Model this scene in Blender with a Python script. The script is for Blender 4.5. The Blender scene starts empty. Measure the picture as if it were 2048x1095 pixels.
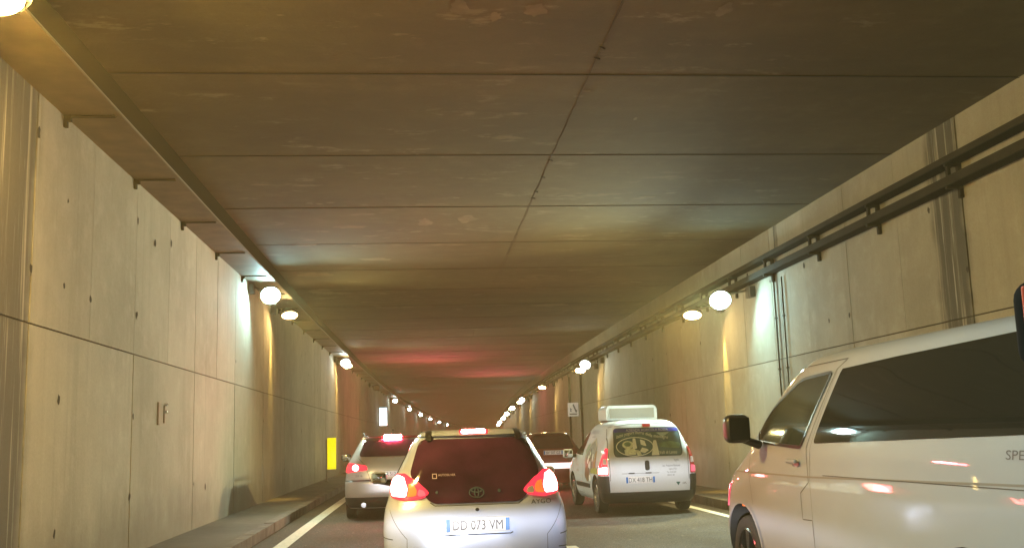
import bpy, bmesh, math, random
import numpy as np
from mathutils import Vector, Matrix, Euler
random.seed(7)
C = bpy.context.scene.collection

# ---------------------------------------------------------------- camera
F_, PITCH, YAW, ROLL = 2038.1, .15715, .10125, -.0307
KX, KZ = .0003, -3e-5            # the tunnel bends gently right and dips
HC = 1.4
f = np.array([math.sin(YAW)*math.cos(PITCH), math.cos(YAW)*math.cos(PITCH), math.sin(PITCH)])
r0 = np.array([math.cos(YAW), -math.sin(YAW), 0.]); u0 = np.cross(r0, f)
r = math.cos(ROLL)*r0+math.sin(ROLL)*u0; u = -math.sin(ROLL)*r0+math.cos(ROLL)*u0
cd = bpy.data.cameras.new('camera'); cam = bpy.data.objects.new('camera', cd); C.objects.link(cam)
cam.matrix_world = Matrix(((r[0], u[0], -f[0], 0), (r[1], u[1], -f[1], 0), (r[2], u[2], -f[2], HC), (0, 0, 0, 1)))
cd.sensor_width = 36; cd.lens = F_/2048*36; cd.clip_start = .05; cd.clip_end = 800
bpy.context.scene.camera = cam

# ---------------------------------------------------------------- world, exposure
w = bpy.data.worlds.new('World'); bpy.context.scene.world = w; w.use_nodes = True
nt = w.node_tree; sky = nt.nodes.new('ShaderNodeTexSky'); sky.sky_type = 'NISHITA'; sky.sun_disc = False
sky.sun_elevation = math.radians(-2); sky.sun_rotation = math.radians(200)
nt.links.new(sky.outputs[0], nt.nodes['Background'].inputs[0]); nt.nodes['Background'].inputs[1].default_value = .05
vs = bpy.context.scene.view_settings
vs.view_transform = 'Standard'; vs.look = 'None'; vs.exposure = .92; vs.gamma = 1; vs.use_curve_mapping = False
bpy.context.scene.cycles.use_denoising = True
bpy.context.scene.cycles.max_bounces = 8
bpy.context.scene.cycles.sample_clamp_indirect = 6
bpy.context.scene.cycles.caustics_reflective = False
bpy.context.scene.cycles.caustics_refractive = False

# ---------------------------------------------------------------- materials
def new_mat(name):
    m = bpy.data.materials.new(name); m.use_nodes = True
    return m, m.node_tree, m.node_tree.nodes['Principled BSDF']
def simple(name, col, rough=.5, metal=0, coat=0, em=None, es=0, spec=None, var=0, vscale=8, bump=0):
    m, t, b = new_mat(name)
    b.inputs['Base Color'].default_value = (*col, 1); b.inputs['Roughness'].default_value = rough
    b.inputs['Metallic'].default_value = metal; b.inputs['Coat Weight'].default_value = coat
    b.inputs['Coat Roughness'].default_value = .03
    if spec is not None: b.inputs['Specular IOR Level'].default_value = spec
    if em: b.inputs['Emission Color'].default_value = (*em, 1); b.inputs['Emission Strength'].default_value = es
    if var or bump:
        tc = t.nodes.new('ShaderNodeTexCoord'); n = t.nodes.new('ShaderNodeTexNoise')
        n.inputs['Scale'].default_value = vscale; n.inputs['Detail'].default_value = 6
        t.links.new(tc.outputs['Object'], n.inputs[0])
        if var:
            rp = t.nodes.new('ShaderNodeValToRGB')
            rp.color_ramp.elements[0].position = .3; rp.color_ramp.elements[1].position = .7
            rp.color_ramp.elements[0].color = (*[c*(1-var) for c in col], 1); rp.color_ramp.elements[1].color = (*[min(1, c*(1+var)) for c in col], 1)
            t.links.new(n.outputs[0], rp.inputs[0]); t.links.new(rp.outputs[0], b.inputs['Base Color'])
        if bump:
            bp = t.nodes.new('ShaderNodeBump'); bp.inputs['Strength'].default_value = bump; bp.inputs['Distance'].default_value = .01
            t.links.new(n.outputs[0], bp.inputs['Height']); t.links.new(bp.outputs[0], b.inputs['Normal'])
    return m
class NT:
    def __init__(s, t): s.t = t
    def n(s, typ, **k):
        nd = s.t.nodes.new('ShaderNode'+typ)
        for a, v in k.items(): setattr(nd, a, v)
        return nd
    def l(s, a, b): s.t.links.new(a, b)
    def math(s, op, a, b=None, clamp=False):
        nd = s.n('Math', operation=op, use_clamp=clamp)
        for i, v in enumerate((a, b)):
            if v is None: continue
            if isinstance(v, (int, float)): nd.inputs[i].default_value = v
            else: s.l(v, nd.inputs[i])
        return nd.outputs[0]
    def noise(s, vec, scale, detail=5, rough=.55, map3=None):
        if map3:
            mp = s.n('Mapping'); mp.inputs['Scale'].default_value = map3; s.l(vec, mp.inputs[0]); vec = mp.outputs[0]
        nd = s.n('TexNoise'); nd.inputs['Scale'].default_value = scale; nd.inputs['Detail'].default_value = detail
        nd.inputs['Roughness'].default_value = rough; s.l(vec, nd.inputs[0]); return nd.outputs[0]
    def ramp(s, v, a, b, lo=0., hi=1.):
        nd = s.n('MapRange', interpolation_type='SMOOTHSTEP'); s.l(v, nd.inputs[0])
        nd.inputs[1].default_value = a; nd.inputs[2].default_value = b; nd.inputs[3].default_value = lo; nd.inputs[4].default_value = hi
        return nd.outputs[0]
    def mix(s, fac, a, b, mode='MIX'):
        nd = s.n('Mix', data_type='RGBA', blend_type=mode)
        for i, v in ((0, fac), (6, a), (7, b)):
            if isinstance(v, (int, float)): nd.inputs[i].default_value = v
            elif isinstance(v, tuple): nd.inputs[i].default_value = (*v, 1)
            else: s.l(v, nd.inputs[i])
        return nd.outputs[2]
def concrete(name, base, dark, light, streak=.5, wet=(), patch=0., rough=.85, bands=0., pan=None):
    m, t, b = new_mat(name); g = NT(t)
    tc = g.n('TexCoord').outputs['Object']; sp = g.n('SeparateXYZ'); g.l(tc, sp.inputs[0])
    n1 = g.noise(tc, .55, 6, .6); n2 = g.noise(tc, 3.2, 7, .65); n3 = g.noise(tc, 30, 4, .6)
    col = g.mix(g.ramp(n1, .3, .7), dark, base)
    col = g.mix(g.math('MULTIPLY', g.ramp(n2, .45, .8), .55), col, light)
    st = g.noise(tc, 1.0, 5, .6, (1.0, 3.2, .12))
    st2 = g.noise(tc, 1.0, 4, .6, (2.0, 11., .3))
    col = g.mix(g.math('MULTIPLY', g.ramp(st, .5, .72), streak), col, tuple(c*.62 for c in dark))
    col = g.mix(g.math('MULTIPLY', g.ramp(st2, .56, .72), streak*.7), col, light)
    col = g.mix(g.math('MULTIPLY', g.ramp(st2, .30, .42, 1, 0), streak*.6), col, tuple(c*.7 for c in dark))
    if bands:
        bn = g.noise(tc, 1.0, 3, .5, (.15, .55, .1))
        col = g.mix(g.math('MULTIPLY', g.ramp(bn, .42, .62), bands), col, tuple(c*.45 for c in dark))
    if pan:
        fl = g.math('FLOOR', g.math('DIVIDE', g.math('SUBTRACT', sp.outputs[1], pan[0]), pan[1])); up = g.math('GREATER_THAN', sp.outputs[2], pan[2])
        wn = g.n('TexWhiteNoise', noise_dimensions='1D'); g.l(g.math('ADD', fl, g.math('MULTIPLY', up, .37)), wn.inputs['W'])
        col = g.mix(g.math('MULTIPLY', wn.outputs[0], .30), col, g.mix(1., col, (.66, .66, .62), 'MULTIPLY'))
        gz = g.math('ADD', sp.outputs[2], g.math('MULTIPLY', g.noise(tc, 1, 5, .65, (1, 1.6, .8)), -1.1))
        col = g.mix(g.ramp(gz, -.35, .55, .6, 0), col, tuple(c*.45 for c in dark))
    if patch:
        pn = g.noise(tc, 1.3, 8, .7, (1., 2.4, 1.)); pm = g.noise(tc, .25, 2)
        k = g.math('MULTIPLY', g.ramp(pn, .56, .66), g.ramp(pm, .42, .55))
        col = g.mix(g.math('MULTIPLY', k, patch), col, (.22, .19, .10))
    for yc, wd in wet:
        wob = g.math('MULTIPLY', g.math('SUBTRACT', g.noise(tc, 1.0, 4, .6, (1, .2, .9)), .5), .5)
        d = g.math('ABSOLUTE', g.math('ADD', g.math('SUBTRACT', sp.outputs[1], yc), wob))
        inner = g.math('MULTIPLY', g.ramp(d, wd*.55, wd, 1, 0), g.ramp(g.noise(tc, 1, 5, .65, (2, 9, .25)), .34, .5))
        col = g.mix(g.math('MULTIPLY', inner, .85), col, tuple(c*.16 for c in dark))
        salt = g.math('MULTIPLY', g.ramp(d, wd*.2, wd*1.2, 1, 0), g.ramp(g.noise(tc, 1, 5, .7, (2, 22, .5)), .58, .68))
        col = g.mix(g.math('MULTIPLY', salt, .8), col, (.55, .53, .46))
    col = g.mix(g.math('MULTIPLY', g.ramp(n3, .3, .7), .25), col, g.mix(1., col, (.72, .7, .66), 'MULTIPLY'))
    g.l(col, b.inputs['Base Color']); b.inputs['Roughness'].default_value = rough
    bp = g.n('Bump'); bp.inputs['Strength'].default_value = .35; bp.inputs['Distance'].default_value = .02
    g.l(g.math('ADD', g.math('MULTIPLY', n2, .8), g.math('MULTIPLY', n3, .3)), bp.inputs['Height']); g.l(bp.outputs[0], b.inputs['Normal'])
    return m
M = {}
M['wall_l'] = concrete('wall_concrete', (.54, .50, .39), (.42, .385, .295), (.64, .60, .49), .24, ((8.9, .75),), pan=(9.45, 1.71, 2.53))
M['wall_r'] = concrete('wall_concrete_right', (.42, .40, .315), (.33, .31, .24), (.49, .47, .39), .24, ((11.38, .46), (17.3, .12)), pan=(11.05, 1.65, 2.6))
M['joint'] = simple('joint', (.07, .06, .045), .95)
M['tie'] = simple('tie_hole', (.05, .045, .035), .95)
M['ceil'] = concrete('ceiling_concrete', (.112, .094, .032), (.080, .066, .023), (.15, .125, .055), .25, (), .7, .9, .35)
M['ceiljoint'] = simple('ceiling_joint', (.04, .03, .02), .95)
M['walk'] = concrete('sidewalk_concrete', (.12, .10, .07), (.075, .062, .045), (.18, .155, .115), .15, (), .0)
M['kerb'] = concrete('kerb_concrete', (.17, .14, .11), (.08, .065, .05), (.36, .32, .26), .6, (), .0)
def asphalt():
    m, t, b = new_mat('asphalt'); g = NT(t); tc = g.n('TexCoord').outputs['Object']
    n1 = g.noise(tc, .6, 5); n2 = g.noise(tc, 60, 3, .7); n3 = g.noise(tc, 1, 4, .6, (2.2, .15, 1))
    col = g.mix(g.ramp(n1, .3, .7), (.026, .018, .012), (.045, .032, .021))
    col = g.mix(g.math('MULTIPLY', g.ramp(n3, .5, .7), .5), col, (.06, .05, .04))
    col = g.mix(g.math('MULTIPLY', g.ramp(n2, .5, .66), .75), col, (.20, .16, .11))
    sp = g.noise(tc, 9, 2, .5); col = g.mix(g.math('MULTIPLY', g.ramp(sp, .70, .74), .6), col, (.38, .32, .22))
    g.l(col, b.inputs['Base Color']); g.l(g.ramp(n1, .2, .8, .72, .9), b.inputs['Roughness']); b.inputs['Specular IOR Level'].default_value = .25
    bp = g.n('Bump'); bp.inputs['Strength'].default_value = .9; bp.inputs['Distance'].default_value = .012
    g.l(n2, bp.inputs['Height']); g.l(bp.outputs[0], b.inputs['Normal']); return m
M['asphalt'] = asphalt()
M['line'] = simple('road_paint', (.62, .58, .48), .7, var=.2, vscale=14, bump=.2)
M['tray'] = simple('tray_metal', (.14, .105, .065), .6, .3, var=.25, vscale=3)
M['tray_dark'] = simple('tray_dark_metal', (.034, .028, .018), .8, 0, spec=.1, var=.25, vscale=3)
M['tray_shade'] = simple('tray_shadow_metal', (.018, .014, .010), .95, spec=.03)  # shade of the tray recess and undersides painted as near-black metal
M['black'] = simple('black_plastic', (.02, .02, .02), .35)
M['dkgrey'] = simple('dark_grey_plastic', (.022, .022, .024), .5, bump=.15, vscale=60)
M['rubber'] = simple('rubber', (.018, .017, .016), .8, bump=.3, vscale=30)
M['silver'] = simple('silver_paint', (.52, .58, .74), .3, .3, .8, var=.03, vscale=3)
M['silver2'] = simple('silver_paint_dusty', (.52, .50, .49), .33, .35, .6, var=.05, vscale=3)
M['white'] = simple('white_paint', (.70, .74, .78), .6, 0, .9, spec=.1, var=.03, vscale=2)
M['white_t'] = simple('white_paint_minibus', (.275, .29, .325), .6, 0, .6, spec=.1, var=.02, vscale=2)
M['redpaint'] = simple('dark_red_paint', (.16, .015, .02), .3, .2, .9)
M['glass'] = simple('tinted_glass', (.010, .010, .009), .03, 0, 0, spec=.17)
M['glass_red_glow'] = simple('glass_painted_red_glow', (.055, .015, .036), .05, 0, 0, spec=.6, var=.5, vscale=2.5)  # red light reflected in the rear glass is put into its base colour
M['glass_green'] = simple('door_glass', (.035, .042, .034), .05, 0, 0, spec=.8, var=.6, vscale=2.2)
M['chrome'] = simple('chrome', (.7, .7, .7), .12, 1)
M['alloy'] = simple('alloy', (.5, .5, .5), .25, .9)
M['blackrim'] = simple('black_alloy', (.03, .03, .03), .18, .6, .8)
M['mirrorglass'] = simple('mirror_glass', (.75, .72, .70), .06, 1)
M['well'] = simple('wheel_well', (.012, .011, .01), .9)
M['casing_black'] = simple('casing_black', (.006, .006, .006), .9, spec=.05)
M['redlens'] = simple('red_lens', (.55, .02, .03), .12, 0, .8, em=(1, .03, .06), es=.9)
M['redlens_off'] = simple('red_lens_off', (.28, .012, .015), .12, 0, .8, em=(1, .03, .05), es=.06)
M['brake'] = simple('brake_glow', (.9, .3, .25), .3, em=(1, .16, .15), es=26)
M['brake_hi'] = simple('brake_strip_glow', (.9, .3, .3), .3, em=(1, .12, .17), es=300)
M['orange'] = simple('orange_lens', (.75, .17, .03), .15, 0, .6, em=(1, .25, .05), es=.35)
M['clearlens'] = simple('clear_lens', (.75, .62, .62), .15, .2, .6)
M['pinklens'] = simple('pink_lens', (.8, .15, .22), .15, .1, .6, em=(1, .1, .2), es=.4)
M['plate'] = simple('plate_white', (.80, .80, .80), .35)
M['plate_blue'] = simple('plate_blue', (.02, .16, .50), .35)
M['ink'] = simple('ink', (.05, .05, .06), .5)
M['seam'] = simple('seam_gap', (.045, .042, .038), .8)
M['pole'] = simple('galvanised', (.25, .22, .18), .5, .6)
M['yellow'] = simple('yellow_panel_glow', (.86, .72, .0), .4, em=(1, .86, .0), es=.55)  # board is no lamp; extra brightness put in as a faint glow
M['sign_white'] = simple('sign_white', (.85, .82, .76), .5, em=(1, .93, .85), es=.12)
def lamp_mat(n, c, s): return simple(n, (.8, .8, .8), .4, em=c, es=s)
M['lens_white'] = lamp_mat('lamp_lens_white', (.80, 1.0, .97), 50)
M['lens_flare'] = lamp_mat('lamp_lens_bright', (.52, .95, 1.0), 115)
M['lens_amber'] = lamp_mat('lamp_lens_amber', (1.0, .66, .26), 110)
M['lens_near'] = lamp_mat('lamp_lens_near', (1.0, .66, .20), 420)
M['lens_off'] = simple('lamp_lens_off', (.3, .26, .2), .2)
M['cyan_sign'] = lamp_mat('sign_face_glow', (.45, .85, 1.0), 1.5)
M['cyan_white'] = lamp_mat('sign_face_white', (.85, .97, 1.0), 1.9)
M['housing'] = simple('lamp_housing', (.10, .09, .08), .5, .5)

# ---------------------------------------------------------------- mesh helpers
def bend(X, Y, Z): return (X+KX*Y*Y, Y, Z+KZ*Y*Y)
def mesh_obj(name, verts, faces, mats, parent=None, smooth=False, midx=None, angle=35, loc=None):
    me = bpy.data.meshes.new(name); me.from_pydata([tuple(map(float, v)) for v in verts], [], faces)
    if not isinstance(mats, (list, tuple)): mats = [mats]
    for m in mats: me.materials.append(m)
    if midx is not None: me.polygons.foreach_set('material_index', midx)
    me.update()
    bm = bmesh.new(); bm.from_mesh(me); bmesh.ops.recalc_face_normals(bm, faces=bm.faces); bm.to_mesh(me); bm.free()
    if smooth:
        me.polygons.foreach_set('use_smooth', [True]*len(me.polygons)); me.set_sharp_from_angle(angle=math.radians(angle))
    o = bpy.data.objects.new(name, me); C.objects.link(o)
    if parent: o.parent = parent
    if loc: o.location = loc
    return o
class MB:
    def __init__(s): s.v = []; s.f = []; s.m = []
    def add(s, v, fc, mi=0):
        b = len(s.v); s.v += list(v); s.f += [tuple(i+b for i in q) for q in fc]; s.m += [mi]*len(fc)
    def box(s, x0, x1, y0, y1, z0, z1, mi=0, fn=None):
        v = [(x, y, z) for z in (z0, z1) for y in (y0, y1) for x in (x0, x1)]
        if fn: v = [fn(*p) for p in v]
        s.add(v, [(0, 2, 3, 1), (4, 5, 7, 6), (0, 1, 5, 4), (2, 6, 7, 3), (0, 4, 6, 2), (1, 3, 7, 5)], mi)
    def tube(s, p0, p1, r0_, r1_=None, n=10, mi=0):
        r1_ = r0_ if r1_ is None else r1_
        p0, p1 = Vector(p0), Vector(p1); d = (p1-p0).normalized()
        a = d.orthogonal().normalized(); b = d.cross(a)
        v = [p+(a*math.cos(t)+b*math.sin(t))*rr for p, rr in ((p0, r0_), (p1, r1_)) for t in [2*math.pi*i/n for i in range(n)]]
        s.add([tuple(q) for q in v], [(i, (i+1) % n, n+(i+1) % n, n+i) for i in range(n)]+[tuple(range(n))[::-1], tuple(range(n, 2*n))], mi)
    def build(s, name, mats, parent=None, smooth=False, loc=None, angle=35):
        return mesh_obj(name, s.v, s.f, mats, parent, smooth, s.m, angle, loc)
def rbox(name, sx, sy, sz, bev, mat, parent=None, loc=(0, 0, 0), rot=None, segs=3):
    bm = bmesh.new(); bmesh.ops.create_cube(bm, size=1)
    for v in bm.verts: v.co = Vector((v.co.x*sx, v.co.y*sy, v.co.z*sz))
    bmesh.ops.bevel(bm, geom=bm.edges[:], offset=bev, segments=segs, affect='EDGES', profile=.5)
    me = bpy.data.meshes.new(name); bm.to_mesh(me); bm.free(); me.materials.append(mat)
    me.polygons.foreach_set('use_smooth', [True]*len(me.polygons)); me.set_sharp_from_angle(angle=math.radians(40))
    o = bpy.data.objects.new(name, me); C.objects.link(o); o.location = loc
    if rot: o.rotation_euler = rot
    if parent: o.parent = parent
    return o
def tag(o, label=None, cat=None, group=None, kind=None):
    for k, v in (('label', label), ('category', cat), ('group', group), ('kind', kind)):
        if v: o[k] = v
    return o
def empty(name, loc=(0, 0, 0), rz=0, parent=None):
    o = bpy.data.objects.new(name, None); C.objects.link(o); o.location = loc; o.rotation_euler = (0, 0, rz)
    o.empty_display_size = .2
    if parent: o.parent = parent
    return o
def light(name, typ, loc, energy, col, parent=None, direction=(0, 0, -1), **k):
    d = bpy.data.lights.new(name, typ); d.energy = energy; d.color = col
    for a, v in k.items(): setattr(d, a, v)
    o = bpy.data.objects.new(name, d); C.objects.link(o); o.location = loc
    o.rotation_euler = Vector(direction).to_track_quat('-Z', 'Y').to_euler()
    if parent: o.parent = parent
    return o

# ================================================================ the tunnel
Y0, Y1 = -16., 262.
WL, WR, HZ = -3.43, 6.40, 4.97
KL, KR = -2.30, 5.42
def strip(name, x0, x1, z, mat, ya=Y0, yb=Y1, step=3., kind='structure'):
    ys = list(np.arange(ya, yb, step))+[yb]; v = []; fc = []
    for y in ys: v += [bend(x0, y, z), bend(x1, y, z)]
    for i in range(len(ys)-1): fc.append((2*i, 2*i+1, 2*i+3, 2*i+2))
    return tag(mesh_obj(name, v, fc, mat), kind=kind)
strip('road', KL-.25, KR+.25, 0, M['asphalt'])
def markings():
    b = MB()
    def seg(x0, x1, ya, yb):
        ys = list(np.arange(ya, yb, 1.5))+[yb]
        v = []
        for y in ys: v += [bend(x0, y, .004), bend(x1, y, .004)]
        b.add(v, [(2*i, 2*i+1, 2*i+3, 2*i+2) for i in range(len(ys)-1)])
    seg(-1.97, -1.77, Y0, Y1); seg(4.98, 5.13, Y0, Y1)
    y = Y0
    while y < Y1-8: seg(1.86, 2.0, y+1.2, y+4.8 if abs(y+1.2-10.5) > 3 else y+5.2); y += 8.
    return tag(b.build('lane_markings', M['line']), kind='structure')
markings()
def sidewalk(name, xk, xw, zt):
    b = MB(); sgn = 1 if xk > xw else -1; y = Y0; kk = 0
    while y < Y1:
        y2 = y+1.0
        jx = random.uniform(-.008, .008); jz = random.uniform(-.006, .006)
        b.box(min(xk+jx, xk-sgn*.16), max(xk+jx, xk-sgn*.16), y+.004, y2-.004, -.02, zt+jz, 1, bend)
        y = y2
    ys = list(np.arange(Y0, Y1, 3.))+[Y1]; v = []
    for yy in ys: v += [bend(xk-sgn*.15, yy, zt-.012), bend(xw-sgn*.05, yy, zt-.004)]
    b.add(v, [(2*i, 2*i+1, 2*i+3, 2*i+2) for i in range(len(ys)-1)], 0)
    return tag(b.build(name, [M['walk'], M['kerb']]), kind='structure')
sidewalk('sidewalk_left', KL, WL, .15)
sidewalk('sidewalk_right', KR, WR, .16)

def wall(name, X, sgn, yoff, pitch, zj, mat, label, ties_seed):
    """panel wall: every shuttering panel stands 2 cm proud of a dark joint backing"""
    rnd = random.Random(ties_seed); b = MB()
    n0 = int(math.floor((Y0-yoff)/pitch)); n1 = int(math.ceil((Y1-yoff)/pitch))
    for n in range(n0, n1):
        ya, yb = yoff+n*pitch, yoff+(n+1)*pitch; ym = (ya+yb)/2
        wide = .045 if (n % 5 == 0) else .014
        for (p, q, gl, gr) in ((ya, ym, wide/2 if n % 5 == 0 else .010, .0035), (ym, yb, .0035, .010)):
            for (za, zb) in ((.0, zj-.008), (zj+.008, HZ+.1)):
                pr = rnd.uniform(-.003, .003)
                b.box(min(X+pr, X+sgn*.12), max(X+pr, X+sgn*.12), p+gl, q-gr, za, zb, 0, bend)
        for zz in (.75, 1.75, 3.2, 4.1):
            for yy, pb in ((ya+.03, .55), (ym+.02, .3), ((ya+ym)/2, .32)):
                if rnd.random() < pb:
                    yq = yy+rnd.uniform(-.05, .05); zq = zz+rnd.uniform(-.25, .25); rr = rnd.uniform(.018, .042)
                    v = []
                    for k in range(9):
                        a = 2*math.pi*k/9; q = rr*rnd.uniform(.7, 1.3)
                        v.append(bend(X-sgn*.0045, yq+q*math.cos(a), zq+q*1.3*math.sin(a)))
                    b.add(v, [tuple(range(9))], 2)
    ys = list(np.arange(Y0, Y1, 3.))+[Y1]; v = []
    for yy in ys: v += [bend(X+sgn*.02, yy, 0), bend(X+sgn*.02, yy, HZ+.1)]
    b.add(v, [(2*i, 2*i+1, 2*i+3, 2*i+2) for i in range(len(ys)-1)], 1)
    return tag(b.build(name, [mat, M['joint'], M['tie']]), label, 'wall', kind='structure')
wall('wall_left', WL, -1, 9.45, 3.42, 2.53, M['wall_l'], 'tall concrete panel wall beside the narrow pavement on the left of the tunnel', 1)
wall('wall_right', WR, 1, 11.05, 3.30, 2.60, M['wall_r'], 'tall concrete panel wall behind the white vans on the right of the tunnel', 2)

def stains(b):
    rs = random.Random(21)
    for (x, y, rx, ry) in CST:
        for k in range(3 if rx > .1 else 1):
            cx, cy = x+rs.uniform(-.4, .4)*rx*(k > 0)*1.5, y+rs.uniform(-.5, .5)*ry*(k > 0)*1.5; q = 1 if k == 0 else rs.uniform(.3, .6); v = []
            for j in range(16):
                a = 2*math.pi*j/16; d = rs.uniform(.65, 1.25)*q; v.append(bend(cx+rx*d*math.cos(a), cy+ry*d*math.sin(a), HZ-.0022-.0005*k))
            b.add(v, [tuple(range(16))], 2)
CST = [(.18, 16.7, .13, .28), (.88, 16.5, .16, .3), (-1.56, 15.28, .05, .06), (-1.42, 15.32, .05, .05), (-1.25, 15.25, .07, .05), (3.59, 15.02, .17, .05), (1.8, 10.36, .06, .03), (1.86, 10.2, .05, .02), (-1.1, 17.04, .3, .12), (3.62, 27.8, .5, .3), (-2.2, 22., .35, .25), (-.8, 20.2, .3, .15), (2.58, 11.14, .02, .06), (.43, 8.1, .09, .16), (1.08, 8.15, .10, .15), (.75, 8.3, .05, .1), (2.71, 8.1, .08, .14), (.07, 12.6, .03, .03), (-2.3, 24.5, .3, .4), (-2.0, 18.6, .2, .15)]
def ceiling():
    b = MB(); rnd = random.Random(5); pitch = 2.946; y = 9.72-9*pitch
    while y < Y1:
        zr = rnd.uniform(-.0015, .0015)
        for (xa, xb) in ((WL-.3, 1.80), (1.804, WR+.3)):
            z = HZ+zr
            N = 3
            for k in range(N):
                a = xa+(xb-xa)*k/N; c = xa+(xb-xa)*(k+1)/N
                b.box(a, c, y+.018, y+pitch-.018, z, z+.25, 0, bend)
        b.box(WL-.02, WR+.02, y-.011, y+.011, HZ-.006, HZ-.0025, 1, bend)
        y += pitch
    stains(b)
    ys = list(np.arange(Y0-6, Y1, 3.))+[Y1]; v = []
    for yy in ys: v += [bend(WL-.3, yy, HZ+.05), bend(WR+.3, yy, HZ+.05)]
    b.add(v, [(2*i, 2*i+1, 2*i+3, 2*i+2) for i in range(len(ys)-1)], 1)
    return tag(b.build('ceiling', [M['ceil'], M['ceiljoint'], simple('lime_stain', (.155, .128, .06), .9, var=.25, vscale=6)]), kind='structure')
ceiling()
# hairline crack with little knots along the long ceiling seam
def crack():
    b = MB(); rnd = random.Random(3); y = 7.; x = 1.79
    while y < 22:
        y2 = y+rnd.uniform(.15, .35); x2 = 1.785+rnd.uniform(-.010, .010)+.004*(y2-7)
        b.tube(bend(x, y, HZ-.002), bend(x2, y2, HZ-.002), .0035, n=6); x, y = x2, y2
        if rnd.random() < .10: b.tube(bend(x-.02, y, HZ-.002), bend(x+rnd.uniform(.0, .05), y+.05, HZ-.002), .008, n=6)
    return tag(b.build('ceiling_crack', M['ceiljoint']), kind='structure')
crack()

# ---------------------------------------------------------------- cable trays and brackets
def runs(name, boxes, label, brk, group=None, cat='cable tray'):
    root = empty(name, bend(boxes[0][0], 0, boxes[0][2])); tag(root, label, cat)
    rx, ry, rz = root.location
    for (x0, x1, z0, z1, mat, pn) in boxes:
        b = MB(); y = Y0
        while y < Y1-.1:
            y2 = min(y+3., Y1)
            v = [bend(x, yy, z) for z in (z0, z1) for yy in (y, y2) for x in (x0, x1)]
            v = [(p[0]-rx, p[1]-ry, p[2]-rz) for p in v]
            b.add(v, [(0, 2, 3, 1), (4, 5, 7, 6), (0, 4, 6, 2), (1, 3, 7, 5)])
            y = y2
        b.build(pn, mat, root)
    mb = MB()
    for y in brk:
        for v4 in brackets(y): mb.box(*v4, fn=lambda X, Y, Z: tuple(np.array(bend(X, Y, Z))-np.array((rx, ry, rz))))
    mb.build('bracket_row', M['tray_dark'], root)['kind'] = 'stuff'
    return root
def brackets(y):
    return BR(y)
BR = lambda y: [(WL+.001, WL+.035, y, y+.05, 4.56, 4.68), (WL+.035, WL+.07, y, y+.05, 4.62, 4.68), (WL+.07, -2.93, y, y+.05, 4.665, 4.679)]
runs('cable_tray', [(WL+.001, -2.88, 4.68, 4.70, M['tray'], 'tray_floor'), (-2.92, -2.88, 4.701, 4.955, M['tray_shade'], 'tray_side'), (-2.879, -2.872, 4.69, 4.702, M['pole'], 'edge_rail')],
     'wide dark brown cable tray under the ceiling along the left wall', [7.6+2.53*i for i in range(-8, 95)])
BR = lambda y: [(6.20, WR-.001, y, y+.05, 4.355, 4.389), (WR-.05, WR-.001, y, y+.05, 4.25, 4.355)]
runs('cable_tray', [(6.201, WR-.01, 4.39, 4.405, M['tray_shade'], 'tray_floor'), (6.18, 6.20, 4.385, 4.46, M['tray_dark'], 'tray_side')],
     'upper of the two narrow cable trays along the right wall', [2.4+2.15*i for i in range(-8, 118)])
BR = lambda y: [(6.20, WR-.001, y, y+.05, 4.085, 4.119), (WR-.05, WR-.001, y, y+.05, 3.98, 4.085), (6.22, 6.26, y, y+.05, 4.225, 4.385)]
runs('cable_tray', [(6.201, WR-.01, 4.12, 4.135, M['tray_shade'], 'tray_floor'), (6.18, 6.20, 4.115, 4.22, M['tray_dark'], 'tray_side')],
     'lower of the two narrow cable trays along the right wall', [2.4+2.15*i for i in range(-8, 118)])

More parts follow.
